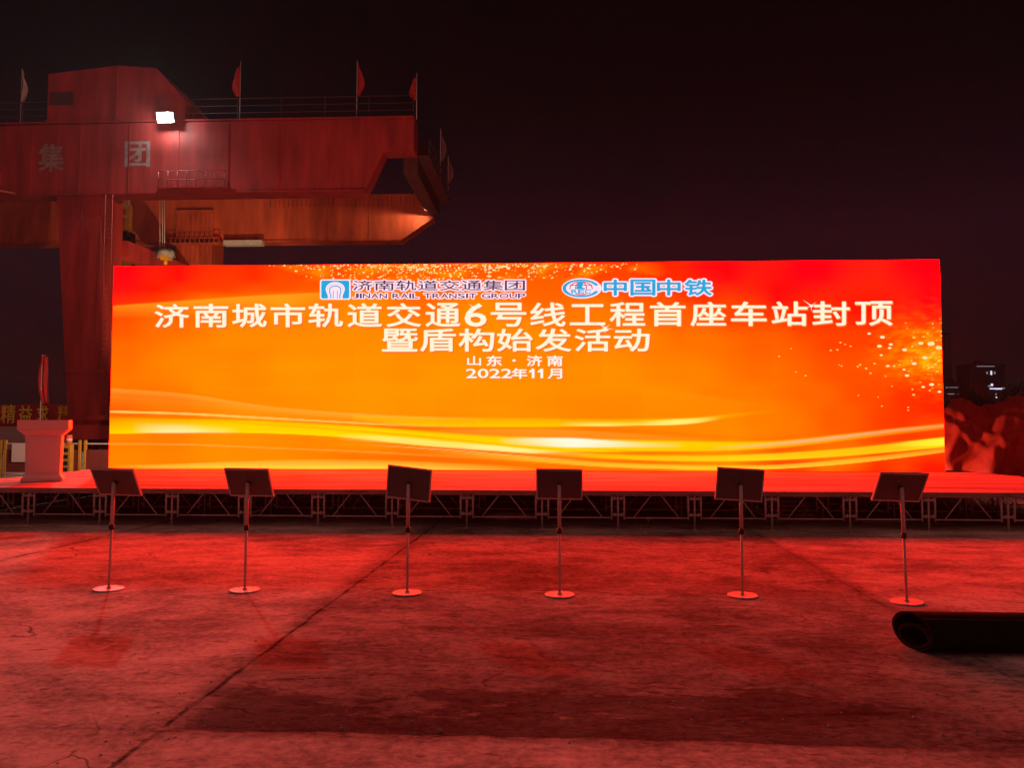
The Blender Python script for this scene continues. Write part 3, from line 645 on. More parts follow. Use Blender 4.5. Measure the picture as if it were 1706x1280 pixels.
ms = n.nodes.new('ShaderNodeMapRange'); ms.inputs['From Min'].default_value = 0.004; ms.inputs['From Max'].default_value = 0.03; ms.inputs['To Min'].default_value = 0.07; n.links.new(ab_.outputs[0], ms.inputs['Value'])  # thin dark streaks paint in the shading of carpet wrinkles
mu = n.nodes.new('ShaderNodeVectorMath'); mu.operation = 'SCALE'; n.links.new(r.outputs[0], mu.inputs[0]); n.links.new(ms.outputs[0], mu.inputs['Scale'])
n.links.new(mu.outputs[0], b.inputs['Base Color'])
b.inputs['Roughness'].default_value = 0.85; b.inputs['Specular IOR Level'].default_value = 0.2
ad = n.nodes.new('ShaderNodeMath'); ad.operation = 'MULTIPLY_ADD'; ad.inputs[1].default_value = 0.12
n.links.new(n2.outputs['Fac'], ad.inputs[0]); n.links.new(n1.outputs['Fac'], ad.inputs[2])
bp = n.nodes.new('ShaderNodeBump'); bp.inputs['Strength'].default_value = 0.5; bp.inputs['Distance'].default_value = 0.05
n.links.new(ad.outputs[0], bp.inputs['Height']); n.links.new(bp.outputs[0], b.inputs['Normal'])
ys = [YF-0.004, 13.55, 14.5, 15.5, 16.55, 17.62]
ydesc = ['along the front edge of the stage', 'second from the front edge of the stage', 'across the middle of the stage, third from the front edge', 'fourth from the front edge of the stage', 'closest to the foot of the screen']
for k in range(5):
    y0, y1 = ys[k], ys[k+1]-0.028
    rows = []
    for j in range(7):
        f = j/6; y = y0+(y1-y0)*f; row = []
        for i in range(121):
            x = DX0+0.02+(DX1-DX0-0.04)*i/120
            wob_ = 0.004*noise.noise(Vector((x*0.5, k*5.0, 0.3))) * (1 if j in (0, 6) else 0.4)
            lift = (0.010+0.012*max(0, noise.noise(Vector((x*0.8, k*3.3, 7)))))*(1 if j in (0, 6) and k+j > 0 else 0)
            z = ZD-0.004+0.002*k*0.3+lift*(0.6 if j == 0 else 1)+0.006*max(0, noise.noise(Vector((x*0.35, y*6, 2.2))))
            if k == 0 and j == 0: z = ZD-0.004+0.001
            row.append((x, y+wob_*4, z))
        rows.append(row)
    mb = MB(); mb.grid(rows)
    tag(build('carpet_strip', mb, m_car, None), 'lengthwise carpet strip lying '+ydesc[k], 'carpet', 'carpet strips laid on the stage')

# ------------------------------------------------------------------ lectern on the stage
px_, py_ = -9.13, 13.92
lec = thing('lectern', (px_, py_, ZD+0.006), 'white flared lectern standing alone at the left end of the stage', 'lectern')
Z = ZD+0.006
def vprism(x0t, x1t, x0b, x1b, z0, z1, y0, y1, y0b=None, y1b=None):
    m_ = MB(); y0b = y0 if y0b is None else y0b; y1b = y1 if y1b is None else y1b
    vb = [m_.bm.verts.new(p) for p in ((x0b, y0b, z0), (x1b, y0b, z0), (x1b, y1b, z0), (x0b, y1b, z0))]
    vt = [m_.bm.verts.new(p) for p in ((x0t, y0, z1), (x1t, y0, z1), (x1t, y1, z1), (x0t, y1, z1))]
    m_.bm.faces.new(vb[::-1]); m_.bm.faces.new(vt)
    for i in range(4): m_.bm.faces.new((vb[i], vb[(i+1) % 4], vt[(i+1) % 4], vt[i]))
    bmesh.ops.bevel(m_.bm, geom=m_.bm.edges[:], offset=0.006, segments=2, affect='EDGES', profile=0.5)
    return m_
build('top', vprism(px_-.475, px_+.475, px_-.475, px_+.475, Z+.95, Z+1.125, py_, py_+.52), M['podium'], lec)
build('flare', vprism(px_-.470, px_+.470, px_-.335, px_+.335, Z+.835, Z+.948, py_+.004, py_+.50, py_+.09, py_+.44), M['podium'], lec)
build('column', vprism(px_-.335, px_+.335, px_-.318, px_+.318, Z+.125, Z+.833, py_+.09, py_+.44), M['podium'], lec)
build('column_front_panel', vprism(px_-.27, px_+.27, px_-.258, px_+.258, Z+.16, Z+.80, py_+.083, py_+.093), M['podium'], lec)
build('plinth_flare', vprism(px_-.320, px_+.320, px_-.385, px_+.385, Z+.05, Z+.123, py_+.085, py_+.445, py_+.03, py_+.49), M['podium'], lec)
build('base', vprism(px_-.39, px_+.39, px_-.39, px_+.39, Z, Z+.048, py_+.02, py_+.50), M['podium'], lec)

lec.rotation_euler = (0, 0, R_(24)); lec.location = (-9.25, 13.90, ZD+0.006); lec.scale = (0.87, 0.8, 1)
# ------------------------------------------------------------------ sign stands
def make_stand(label):
    root = thing('sign_stand', (0, 0, 0), label, 'sign stand', 'sign stands lined up on the concrete')
    mb = MB(); mb.lathe([(0.138, 0), (0.146, 0.003), (0.146, 0.010), (0.141, 0.014)], (0, 0, 0.0), 40); mb.tube((0, 0, 0.014), (0, 0, 0.032), 0.022, n=16)
    build('base', mb, M['alu'], root)
    mb = MB(); mb.tube((0, 0, 0.03), (0, 0, 0.62), 0.0125, n=16); build('lower_pole', mb, M['alu'], root)
    mb = MB(); mb.tube((0, 0, 0.605), (0, 0, 0.655), 0.0235, n=16); mb.tube((0.0, -0.035, 0.63), (0.0, -0.015, 0.63), 0.012, n=10); build('clamp_collar', mb, M['black'], root)
    mb = MB(); mb.tube((0, 0, 0.65), (0, 0, 1.075), 0.0185, n=16); mb.tube((0, 0, 1.074), (0, 0, 1.084), 0.0185, 0.012, n=16); build('upper_pole', mb, M['alu'], root)
    return root
def board_for(root, tilt, yaw, roll):
    # backing board with a raised rim, seen from behind; hinged on the pole top
    Mx = Matrix.Translation((0, 0.045, 1.085)) @ Matrix.Rotation(yaw, 4, 'Z') @ Matrix.Rotation(roll, 4, 'Y') @ Matrix.Rotation(tilt, 4, 'X')
    W_, H_ = 0.46, 0.335
    mb = MB(); mb.b(-W_/2+.012, W_/2-.012, -0.004, 0.010, -H_/2+.012, H_/2-.012)
    mb.b(-0.004, 0.004, -0.006, -0.0045, -H_/2+.014, H_/2-.014)
    p = build('board', mb, M['board'], root); p.matrix_local = Mx
    mb = MB()
    for x0, x1, z0, z1 in ((-W_/2, W_/2, H_/2-.014, H_/2), (-W_/2, W_/2, -H_/2, -H_/2+.014), (-W_/2, -W_/2+.014, -H_/2+.0142, H_/2-.0142), (W_/2-.014, W_/2, -H_/2+.0142, H_/2-.0142)):
        mb.b(x0, x1, -0.011, 0.014, z0, z1)
    f = build('board_frame', mb, M['boardframe'], p)
    mb = MB(); mb.b(-W_/2+.016, W_/2-.016, 0.0105, 0.0125, -H_/2+.016, H_/2-.016); build('sign_sheet', mb, M['paper'], p)
    mb = MB(); mb.tube((-.018, -0.02, 0), (.018, -0.02, 0), 0.009, n=10); mb.b(-.016, .016, -0.02, -0.0065, -.016, .016); build('hinge', mb, M['black'], p)
stands = [(-4.45, 7.80, 33, 0, 0, 2.0, 'nearest the lectern, leaning far back'),
          (-3.05, 7.81, 31, 1, 0, 0.8, 'second counting from the lectern'),
          (-1.39, 7.76, 9, 9, 6.0, 0.2, 'board skewed with its left corner raised'),
          (0.12, 7.75, 24, 2, 0.8, -0.1, 'squarely under the middle of the screen'),
          (1.91, 7.81, 14, 4, 3.0, -0.2, 'fifth counting from the lectern'),
          (3.39, 7.60, 33, -4, 2.6, -1.8, 'standing just behind the black roll')]
for k, (x, y, tl, yw, rl, lean, d) in enumerate(stands):
    root = make_stand('thin pole sign stand with dark board back, '+d)
    board_for(root, R_(tl), R_(-yw), R_(rl))
    root.location = (x, y, 0.001); root.rotation_euler = (0, R_(lean*0.6), R_(k*37 % 5-2))

# ------------------------------------------------------------------ black roll at the right front
roll = thing('rolled_matting', (2.66, 6.0, 0), 'big loose black roll of matting lying on the concrete at the lower right', 'roll')
def roll_mesh(x0, x1, y0, turns, ra, rb, thick):
    m_ = MB(); rows = []; nt_ = 150
    for i in range(26):
        x = x0+(x1-x0)*i/25; row = []
        for k in range(nt_+1):
            a = 2*math.pi*turns*k/nt_; s_ = 1-0.34*(k/nt_)**1.0*(0.75 if turns > 2 else 0.6)
            wob_ = 1+0.02*noise.noise(Vector((x*1.5, math.cos(a)*1.3, math.sin(a)*1.3+k*0.01)))
            yy = math.cos(a+2.2)*ra*s_*wob_; zz = math.sin(a+2.2)*rb*s_*wob_
            if zz < -rb+0.012: zz = -rb+0.012
            row.append((x-0.05*math.cos(a+2.2)*(1 if i == 0 else 0), y0+yy, rb-0.008+zz))
        rows.append(row)
    m_.grid(rows); return m_
def solid(o, t):
    md = o.modifiers.new('thick', 'SOLIDIFY'); md.thickness = t; md.offset = -1
o = build('outer_wrap', roll_mesh(2.73, 6.4, 6.06, 1.86, 0.225, 0.147, 0.01), M['rubber'], roll); solid(o, 0.009)
o = build('inner_wrap', roll_mesh(2.745, 6.38, 6.055, 3.3, 0.152, 0.094, 0.01), M['rubber'], roll); solid(o, 0.008)
for v in o.data.vertices: v.co.z += 0.012
# ------------------------------------------------------------------ gantry crane
cr_ = thing('gantry_crane', (-28.6, 46, 0), 'huge red double girder gantry crane towering behind the left of the screen', 'crane')
def cpart(name, mb, mat='crane', root=None): return build(name, mb, M[mat], root or cr_)
mb = MB(); mb.prism([(-62, 15.86), (-11.0, 15.86), (-9.9, 18.2), (-8.04, 18.25), (-8.04, 20.28), (-62, 20.12)], 46.0, 47.2)
gF = cpart('front_girder', mb)
mb = MB(); mb.b(-62, -11.0, 45.86, 47.34, 15.78, 15.858); mb.b(-62, -8.04, 45.88, 47.32, 20.285, 20.36); cpart('flange', mb, 'crane', gF)
mb = MB(); mb.prism([(-62, 15.46), (-10.75, 15.5), (-8.45, 17.05), (-8.75, 18.0), (-9.2, 18.9), (-62, 18.9)], 57.0, 58.2)
gR = cpart('rear_girder', mb, 'crane_rear')
mb = MB(); mb.b(-62, -10.9, 56.86, 58.34, 15.38, 15.455); cpart('flange', mb, 'crane_rear', gR)
mb = MB()
for i in range(34):
    x = -9.6-i*0.34; mb.b(x-0.03, x+0.03, 56.86, 56.998, 18.0, 18.9)
cpart('stiffener', mb, 'crane_rear', gR)
mb = MB(); mb.b(-8.9, -8.02, 47.25, 57.0, 17.2, 20.0); mb.b(-8.02, -7.3, 47.3, 57.6, 18.3, 18.4)
cpart('end_beam', mb, 'crane_dark')  # shade of the side facing right is put into this dark colour
mb = MB()
for y in (47.5, 50, 52.5, 55, 57.4): mb.tube((-7.35, y, 18.4), (-7.35, y, 19.5), 0.03, n=6)
for z in (18.9, 19.5): mb.tube((-7.35, 47.5, z), (-7.35, 57.4, z), 0.025, n=6)
cpart('end_railing', mb, 'crane_dark')
for gx, y_, z0_, z1_, g_ in ((gF, 45.97, 15.9, 20.1, 1), (gR, 56.97, 15.55, 17.9, 0)):
    for i in range(9):
        mb = MB(); mb.b(-13.3-3.1*i-0.035, -13.3-3.1*i+0.035, y_, y_+0.028, z0_, z1_); cpart('plate_seam', mb, 'crane' if g_ else 'crane_rear', gx)
mb = MB()
for dx in (0, 0.45): mb.tube((-27.0+dx, 45.8, 2.2), (-27.0+dx, 45.8, 15.7), 0.03, n=6)
for i in range(44): mb.tube((-27.0, 45.8, 2.5+i*0.3), (-26.55, 45.8, 2.5+i*0.3), 0.014, n=5)
cpart('ladder', mb, 'crane')
# legs
def leg_mb(pt, pb, y0t, y1t, y0b, y1b, zt, zb):
    m_ = MB(); vb = [m_.bm.verts.new(p) for p in ((pb[0], y0b, zb), (pb[1], y0b, zb), (pb[1], y1b, zb), (pb[0], y1b, zb))]
    vt = [m_.bm.verts.new(p) for p in ((pt[0], y0t, zt), (pt[1], y0t, zt), (pt[1], y1t, zt), (pt[0], y1t, zt))]
    m_.bm.faces.new(vb[::-1]); m_.bm.faces.new(vt)
    for i in range(4): m_.bm.faces.new((vb[i], vb[(i+1) % 4], vt[(i+1) % 4], vt[i]))
    return m_
lg = cpart('leg', leg_mb((-30.24, -27.45), (-29.25, -27.28), 46.05, 48.6, 46.3, 48.3, 15.77, 1.6))
mb = MB(); mb.b(-28.62, -28.58, 45.98, 46.04, 14.2, 15.75); mb.box((-28.25, 46.17, 4.9), (2.3, 0.2, 0.16)); mb.b(-29.6, -26.9, 46.1, 48.7, 1.9, 2.2); cpart('leg_flange', mb, 'crane', lg)
lr = cpart('leg', leg_mb((-27.95, -25.12), (-27.6, -25.3), 56.72, 58.9, 56.8, 58.8, 17.8, 1.6), 'crane_rear')
mb = MB()
for i in range(8): mb.b(-27.82+i*0.36-0.03, -27.82+i*0.36+0.03, 56.60, 56.74, 2.0, 17.4)
cpart('leg_rib', mb, 'crane_rear', lr)
mb = MB(); mb.bar((-27.6, 48.55, 13.0), (-27.3, 56.7, 13.0), 1.1, 1.0); mb.bar((-28.6, 48.2, 11.2), (-28.0, 57.0, 11.2), 0.5, 0.5); cpart('tie_beam', mb)
mb = MB(); mb.b(-29.8, -26.6, 45.2, 59.8, 0.75, 1.6); cpart('sill_beam', mb)
for y in (45.8, 47.2, 57.8, 59.2):
    mb = MB(); mb.tube((-28.45, y, 0.42), (-27.95, y, 0.42), 0.40, n=24); cpart('wheel', mb, 'crane_dark')
# landing round the rear leg
mb = MB(); mb.b(-28.4, -24.3, 56.0, 56.6, 15.05, 15.14)
lp = cpart('landing', mb, 'crane_rear')
mb = MB()
for i in range(12): mb.tube((-28.35+i*0.365, 56.05, 15.14), (-28.35+i*0.365, 56.05, 15.52), 0.03, n=6)
mb.tube((-28.4, 56.05, 15.5), (-24.3, 56.05, 15.5), 0.035, n=6); cpart('railing', mb, 'crane_rear', lp)
mb = MB(); mb.b(-24.1, -21.2, 56.3, 56.9, 15.0, 15.36); cpart('cable_tray', mb, 'steel')
# winch house
mb = MB(); mb.prism([(-31.05, 20.37), (-31.05, 23.5), (-26.6, 23.95), (-24.2, 23.75), (-22.3, 21.7), (-22.3, 20.37)], 46.1, 50.5)
wh = cpart('winch_house', mb)
mb = MB(); mb.b(-26.68, -26.56, 46.02, 46.09, 20.4, 23.9); mb.b(-31.1, -26.7, 46.0, 46.09, 20.4, 20.52); cpart('corner_trim', mb, 'crane', wh)
mb = MB(); mb.b(-30.9, -29.4, 46.04, 46.098, 21.5, 22.3); cpart('window', mb, 'crane_dark', wh)
# top handrail
mb = MB()
for i in range(20):
    x = -60+i*2.73
    if -31.3 < x < -22.0: continue
    mb.tube((x, 46.2, 20.37), (x, 46.2, 21.75), 0.03, n=6)
for z in (20.85, 21.3, 21.75):
    mb.tube((-62, 46.2, z), (-31.2, 46.2, z), 0.022, n=6); mb.tube((-22.2, 46.2, z), (-8.1, 46.2, z), 0.022, n=6)
cpart('handrail', mb, 'crane_dark')
# platforms hung below the front girder
for x0, x1 in ((-23.9, -18.6), (-37.5, -32.3)):
    yo = 44.6 if x0 < -13 else 44.4
    mb = MB()
    a = [(x0, 45.85), (x1-0.4, 45.85), (x1, 45.2), (x1-0.5, yo), (x0+0.8, yo)]
    vs0 = [mb.bm.verts.new((x, y, 15.62)) for x, y in a]; vs1 = [mb.bm.verts.new((x, y, 15.72)) for x, y in a]
    mb.bm.faces.new(vs0); mb.bm.faces.new(vs1[::-1])
    for i in range(5): mb.bm.faces.new((vs0[i], vs0[(i+1) % 5], vs1[(i+1) % 5], vs1[i]))
    p = cpart('service_platform', mb, 'crane')
    mb = MB()
    for z in (16.2, 16.72): mb.tube((x0+0.8, yo, z), (x1-0.5, yo, z), 0.022, n=6)
    for i in range(8):
        x = x0+0.8+(x1-0.5-x0-0.8)*i/7; mb.tube((x, yo, 15.72), (x, yo, 16.72), 0.02, n=6)
    cpart('platform_railing', mb, 'crane', p)
# hoist ropes, hook block under a grey cover
mb = MB()
for x in (-26.30, -26.12, -25.98): mb.tube((x, 51, 17.4), (x+0.12, 51, 13.4), 0.022, n=6)
mb.b(-27.2, -25.0, 50.3, 51.7, 17.4, 18.2); cpart('hoist_rope', mb, 'steel')
mb = MB(); rows = []
for j in range(13):
    f = j/12; row = []
    for i in range(33):
        a = 2*math.pi*i/32; rr = 0.05+0.55*math.sin(min(1, f*1.3)*math.pi/2)*(1+0.16*noise.noise(Vector((math.cos(a)*2, math.sin(a)*2, f*2))))
        row.append((-25.78+rr*math.cos(a), 51+rr*math.sin(a), 13.55-0.62*f**1.7-(0.22*noise.noise(Vector((math.cos(a)*2.4, math.sin(a)*2.4, 5)))*f)))
    rows.append(row)
mb.grid(rows); hb = cpart('hook_cover', mb, 'greycloth')
mb = MB(); mb.b(-26.05, -25.5, 50.8, 51.2, 12.75, 13.35); mb.tube((-25.78, 51, 12.45), (-25.78, 51, 12.8), 0.12); cpart('hook_block', mb, 'yellow', hb)
# lettering on the girder
def wall_text(items, y, mat, root, name='lettering', bold=0.02):
    mb = MB(); put_text(mb, items, lambda u, v: (u, v), y, bold); o = build(name, mb, mat, root, recalc=False); face_front(o); return o
for q_ in (('集', -31.42, -29.85, 19.0, 17.3), ('团', -25.95, -24.42, 19.05, 17.5)): wall_text([q_], 45.99, M['letter'], gF, 'character')
# flood lamp
mb = MB(); mb.box((-23.08, 45.33, 20.28), (1.0, 0.30, 0.62), rx=R_(22), bev=0.03); mb.bar((-23.08, 45.4, 20.35), (-23.08, 46.4, 20.75), 0.08)
fl = cpart('flood_lamp', mb, 'lamp_body')
mb = MB(); mb.box((-23.08, 45.175, 20.22), (0.94, 0.035, 0.54), rx=R_(22)); ln = build('lamp_glass', mb, glow('lamp_glass_lit', (0.80, 1.0, 0.95), 750, True), fl)
ld = bpy.data.lights.new('flood_light', 'SPOT'); ld.energy = FLOOD_W; ld.color = (0.94, 1.0, 0.97); ld.spot_size = R_(50); ld.spot_blend = 1.0; ld.shadow_soft_size = 0.5
lo = bpy.data.objects.new('flood_light', ld); COL.objects.link(lo); lo.location = (-23.08, 44.85, 20.0)
lo.rotation_euler = (Vector((-16.5, 9.0, 0))-Vector(lo.location)).to_track_quat('-Z', 'Y').to_euler()
# spill of the same lamp onto the girder it hangs on
def lamp(name, loc, target, watts, col, size, blend=0.6, soft=0.2):
    d = bpy.data.lights.new(name, 'SPOT'); d.energy = watts; d.color = col; d.spot_size = R_(size); d.spot_blend = blend; d.shadow_soft_size = soft
    o = bpy.data.objects.new(name, d); COL.objects.link(o); o.location = loc
    o.rotation_euler = (Vector(target)-Vector(loc)).to_track_quat('-Z', 'Y').to_euler(); return o
# lamp under the girder end, out of sight behind the end beam
mb = MB(); mb.box((-8.35, 55.2, 17.42), (0.22, 0.3, 0.16), rz=R_(20)); mb.bar((-8.3, 55.3, 17.45), (-8.3, 56.6, 17.7), 0.06); el = cpart('work_lamp', mb, 'lamp_body')
lamp('work_light', (-8.66, 55.2, 17.3), (-14.5, 57.4, 16.2), 7500, (1.0, 0.68, 0.34), 150, 0.9, 0.15)
# site floodlights standing behind the screen
def site_flood(x, y, h, target, watts, col, size, label):
    r_ = thing('floodlight_stand', (x, y, 0), label, 'floodlight', 'site floodlights behind the screen')
    mb = MB(); mb.tube((x, y, 0), (x, y, h), 0.04)
    for a in range(3): mb.tube((x, y, 0.6), (x+0.7*math.cos(a*2.1), y+0.7*math.sin(a*2.1), 0), 0.025)
    build('tripod', mb, M['steel'], r_)
    mb = MB(); mb.box((x, y, h+0.1), (0.4, 0.14, 0.3), rx=R_(40)); build('lamp_head', mb, M['lamp_body'], r_)
    lamp('flood_beam', (x, y+0.2, h+0.35), target, watts, col, size, 0.7, 0.12)
site_flood(-5.5, 33, 2.2, (-15, 46, 18.5), 5200, (1.0, 0.42, 0.30), 95, 'site floodlight on a tripod hidden behind the middle of the screen')
site_flood(-18.5, 41, 1.4, (-26.8, 57, 13.0), 9000, (1.0, 0.62, 0.30), 62, 'site floodlight on a tripod hidden behind the left half of the screen')

site_flood(-9.3, 20.6, 2.4, (-25, 42, 4.0), 2000, (1.0, 0.50, 0.32), 100, 'site floodlight on a tripod hidden just behind the left edge of the screen')
site_flood(8.0, 19.5, 0.45, (13, 21.2, 0.9), 460, (1.0, 0.36, 0.18), 110, 'site floodlight on a tripod hidden just behind the right end of the screen')
# flags on the crane
def flag(x, y, z0, h, w, side, mat, label, droop=0.8):
    r_ = thing('flag', (x, y, z0), label, 'flag', 'flags on the crane')
    mb = MB(); mb.tube((x, y, z0), (x, y, z0+h), 0.025, n=8); build('pole', mb, M['steel'], r_)
    rows = []
    for j in range(15):
        f = j/14; row = []
        for i in range(9):
            g_ = i/8; reach = w*(0.35+0.65*math.sin(math.pi*min(1, f*0.85+0.1)))
            row.append((x+side*reach*g_+0.03*math.sin(g_*9), y+0.10*math.sin(g_*7+f*3), z0+h-0.05-f*h*0.58-g_*0.25*h*droop*(1-f)))
        rows.append(row)
    mb = MB(); mb.grid(rows); o = build('cloth', mb, M[mat], r_); solid(o, 0.006)
flag(-18.95, 46.3, 20.36, 3.8, 0.55, -1, 'flag', 'red flag on the girder top, the next one right of the flood lamp')
flag(-11.65, 46.3, 20.36, 3.7, 0.45, 1, 'flag', 'dim small flag on the girder top between the lamp and the girder end')
flag(-7.95, 46.3, 20.30, 2.9, 0.50, -1, 'flag', 'red flag at the very right end of the crane girder')
flag(-32.9, 46.3, 20.36, 3.6, 0.35, 1, 'flagpale', 'pale flag on the girder top left of the winch house')
flag(-7.4, 53.0, 18.40, 3.9, 0.4, 1, 'flagdim', 'nearer faint flag over the dark end beam of the crane')
flag(-7.4, 57.2, 18.40, 3.4, 0.4, 1, 'flagdim', 'farther faint flag over the dark end beam of the crane')

# ------------------------------------------------------------------ yellow drilling mast
mast = thing('drilling_mast', (-30.1, 54, 0), 'yellow machine mast glimpsed between the legs of the red crane', 'machine')
mb = MB(); mb.prism([(-30.36, 0.4), (-29.92, 0.4), (-29.92, 17.3), (-30.14, 17.75), (-30.36, 15.4)], 53.8, 54.2); build('mast_column', mb, M['yellow'], mast)
mb = MB(); mb.box((-30.05, 54, 14.75), (0.62, 0.7, 1.25)); mb.box((-30.3, 53.7, 15.4), (0.7, 0.2, 0.14)); build('drive_motor', mb, M['black'], mast)
mb = MB(); mb.bar((-30.32, 53.9, 17.35), (-29.92, 53.9, 18.4), 0.24, 0.3); mb.tube((-30.34, 53.6, 17.3), (-30.34, 54.3, 17.3), 0.17); build('head_link', mb, M['yellow'], mast)
mb = MB(); mb.tube((-30.1, 53.75, 17.1), (-29.88, 53.75, 18.3), 0.06); mb.tube((-30.62, 53.8, 16.72), (-30.16, 53.8, 16.5), 0.07); build('hydraulic_ram', mb, M['steel'], mast)
mb = MB(); mb.b(-31.6, -28.8, 52.8, 55.6, 0.0, 1.1); build('undercarriage', mb, M['crane_dark'], mast)

# ------------------------------------------------------------------ banner behind the crane leg
ban = thing('slogan_banner', (-33, 50, 0), 'long red banner with yellow characters behind the lectern', 'banner')
rows = []
for j in range(9):
    rows.append([(-44+16.8*i/84, 50+0.06*math.sin(i*0.5)+0.03*math.sin(j*0.9+i*0.21), 1.52+1.45*j/8+0.03*math.sin(i*0.27)) for i in range(85)])
mb = MB(); mb.grid(rows); o = build('cloth', mb, M['banner'], ban); solid(o, 0.01)
for q_ in (('精', -36.06, -35.1, 2.93, 1.72), ('益', -34.86, -33.95, 2.88, 1.72), ('求', -33.62, -32.85, 2.86, 1.72), ('精', -32.2, -31.3, 2.88, 1.72)): wall_text([q_], 49.86, M['bannertxt'], o, 'character', bold=0.012)
mb = MB()
for x in (-44, -40, -36.7, -30.5, -27.2): mb.tube((x, 50.2, 0), (x, 50.2, 3.05), 0.04, n=8)
build('post', mb, M['steel'], ban)

# flag on the left
def standing_flag(x, y, h):
    r_ = thing('flag', (x, y, 0), 'drooping red flag on a pole left of the crane leg', 'flag')
    mb = MB(); mb.tube((x, y, 0), (x, y, h), 0.02, n=8); build('pole', mb, M['steel'], r_)
    rows = []
    for j in range(19):
        f = j/18; w = 0.08+0.34*math.sin(math.pi*min(1, f*0.75+0.1))
        rows.append([(x+0.18-w*(1-i/9)+0.12*f, y+0.06*math.sin(i*1.6+f*2), h-0.05-f*1.75-0.05*math.sin(i)) for i in range(10)])
    mb = MB(); mb.grid(rows); o = build('cloth', mb, M['flag'], r_); solid(o, 0.006)
standing_flag(-18.75, 28.0, 4.25)

# ------------------------------------------------------------------ fence left of the screen
fd = ['far left site fence panel with yellow frame, behind the lectern', 'site fence panel between lectern and warning post', 'site fence panel at the edge of the screen beside the warning post']
for k, (x0, x1) in enumerate(((-19.4, -17.28), (-17.2, -14.72), (-14.6, -12.0))):
    r_ = thing('fence_panel', (x0, 24, 0), fd[k], 'fence', 'site fence panels')
    for x in (x0+0.03, x1-0.03):
        mb = MB(); mb.b(x-0.032, x+0.032, 23.96, 24.04, 0, 1.16); build('post', mb, M['fence_y'], r_)
    mb = MB(); mb.b(x0+0.065, x1-0.065, 23.98, 24.02, 1.03, 1.07); mb.b(x0+0.065, x1-0.065, 23.98, 24.02, 0.10, 0.14); build('rail', mb, M['alu'], r_)
    mb = MB(); mb.b(x0+0.065, x1-0.065, 23.99, 24.01, 0.145, 0.86); build('infill_sheet', mb, M['mesh_grey'] if k < 1 else M['sheet_dark'], r_)  # dark sheet on the later panels added as backdrop for the unlit gap
nb = thing('notice_board', (-16.62, 23.9, 0.45), 'white notice sheet with dark strokes hung on the fence beside the lectern', 'notice')
mb = MB(); mb.b(-16.92, -16.2, 23.93, 23.945, 0.47, 1.05); build('sheet', mb, M['paper'], nb)
mb = MB()
for z in (0.92, 0.80, 0.68): mb.b(-16.47, -16.3, 23.924, 23.929, z-0.02, z+0.025); mb.b(-16.42, -16.37, 23.924, 23.928, z-0.07, z-0.02)
build('printed_marks', mb, M['black'], nb)
wp = thing('warning_post', (-14.9, 23.6, 0), 'yellow warning post with orange and white top beside the lectern', 'post')
mb = MB(); mb.b(-15.0, -14.76, 23.5, 23.7, 0, 1.03); build('body', mb, M['fence_y'], wp)
mb = MB(); mb.tube((-14.86, 23.6, 1.03), (-14.86, 23.6, 1.33), 0.09); cap = build('reflector_cap', mb, paint('reflector_orange', (0.75, 0.16, 0.05), 0.4), wp)
mb = MB(); mb.tube((-14.86, 23.6, 1.15), (-14.86, 23.6, 1.21), 0.093); build('white_band', mb, M['paper'], cap)
mb = MB()
for z in (0.86, 0.66, 0.46, 0.26): mb.b(-14.95, -14.82, 23.488, 23.498, z-0.06, z+0.06)
build('dark_plate', mb, M['black'], wp)

# ------------------------------------------------------------------ tarpaulin heap on the right
def ridge(t, p_=1.6): t = t-math.floor(t); return (1-abs(2*t-1))**p_
rows = []
for j in range(121):
    ph = math.pi*j/120; row = []
    for i in range(171):
        x = 9.22+7.6*i/170; q = (x-13.02)/3.8
        ex = max(0.0, 1-abs(q)**3.2)**0.5
        w1 = noise.noise(Vector((x*0.5, ph*0.9, 1.3))); w2 = noise.noise(Vector((x*1.3, ph*1.9, 5.1)))
        d = 0.30*ridge(0.40*x-0.55*ph+0.55*w1+0.2)+0.15*ridge(0.95*x-0.9*ph+0.8*w1+0.5)+0.07*ridge(1.9*x+0.9*ph+0.9*w2)+0.035*ridge(4.1*x-3.2*ph+1.2*w2)+0.05*w2
        h_ = (2.0+0.18*noise.noise(Vector((x*0.45, 3, 3))))*ex; ry = 2.75*ex
        nz_, ny_ = math.sin(ph), -math.cos(ph)
        dd = d*min(1, ex*1.5)
        row.append((x-0.25*dd, 21.7+ny_*(ry+dd), max(0.003, (h_+dd)*max(0.0, nz_)**0.75)))
    rows.append(row)
m_tarp = paint('tarpaulin_red_brown', (0.42, 0.028, 0.02), 0.5, var=0.3, scale=4, bump=0.6, spec=0.12)
mb = MB(); mb.grid(rows)
o = tag(build('tarpaulin_heap', mb, m_tarp), 'crumpled tarpaulin covered heap beside the right end of the stage', 'tarpaulin')
for f in o.data.polygons: f.use_smooth = True

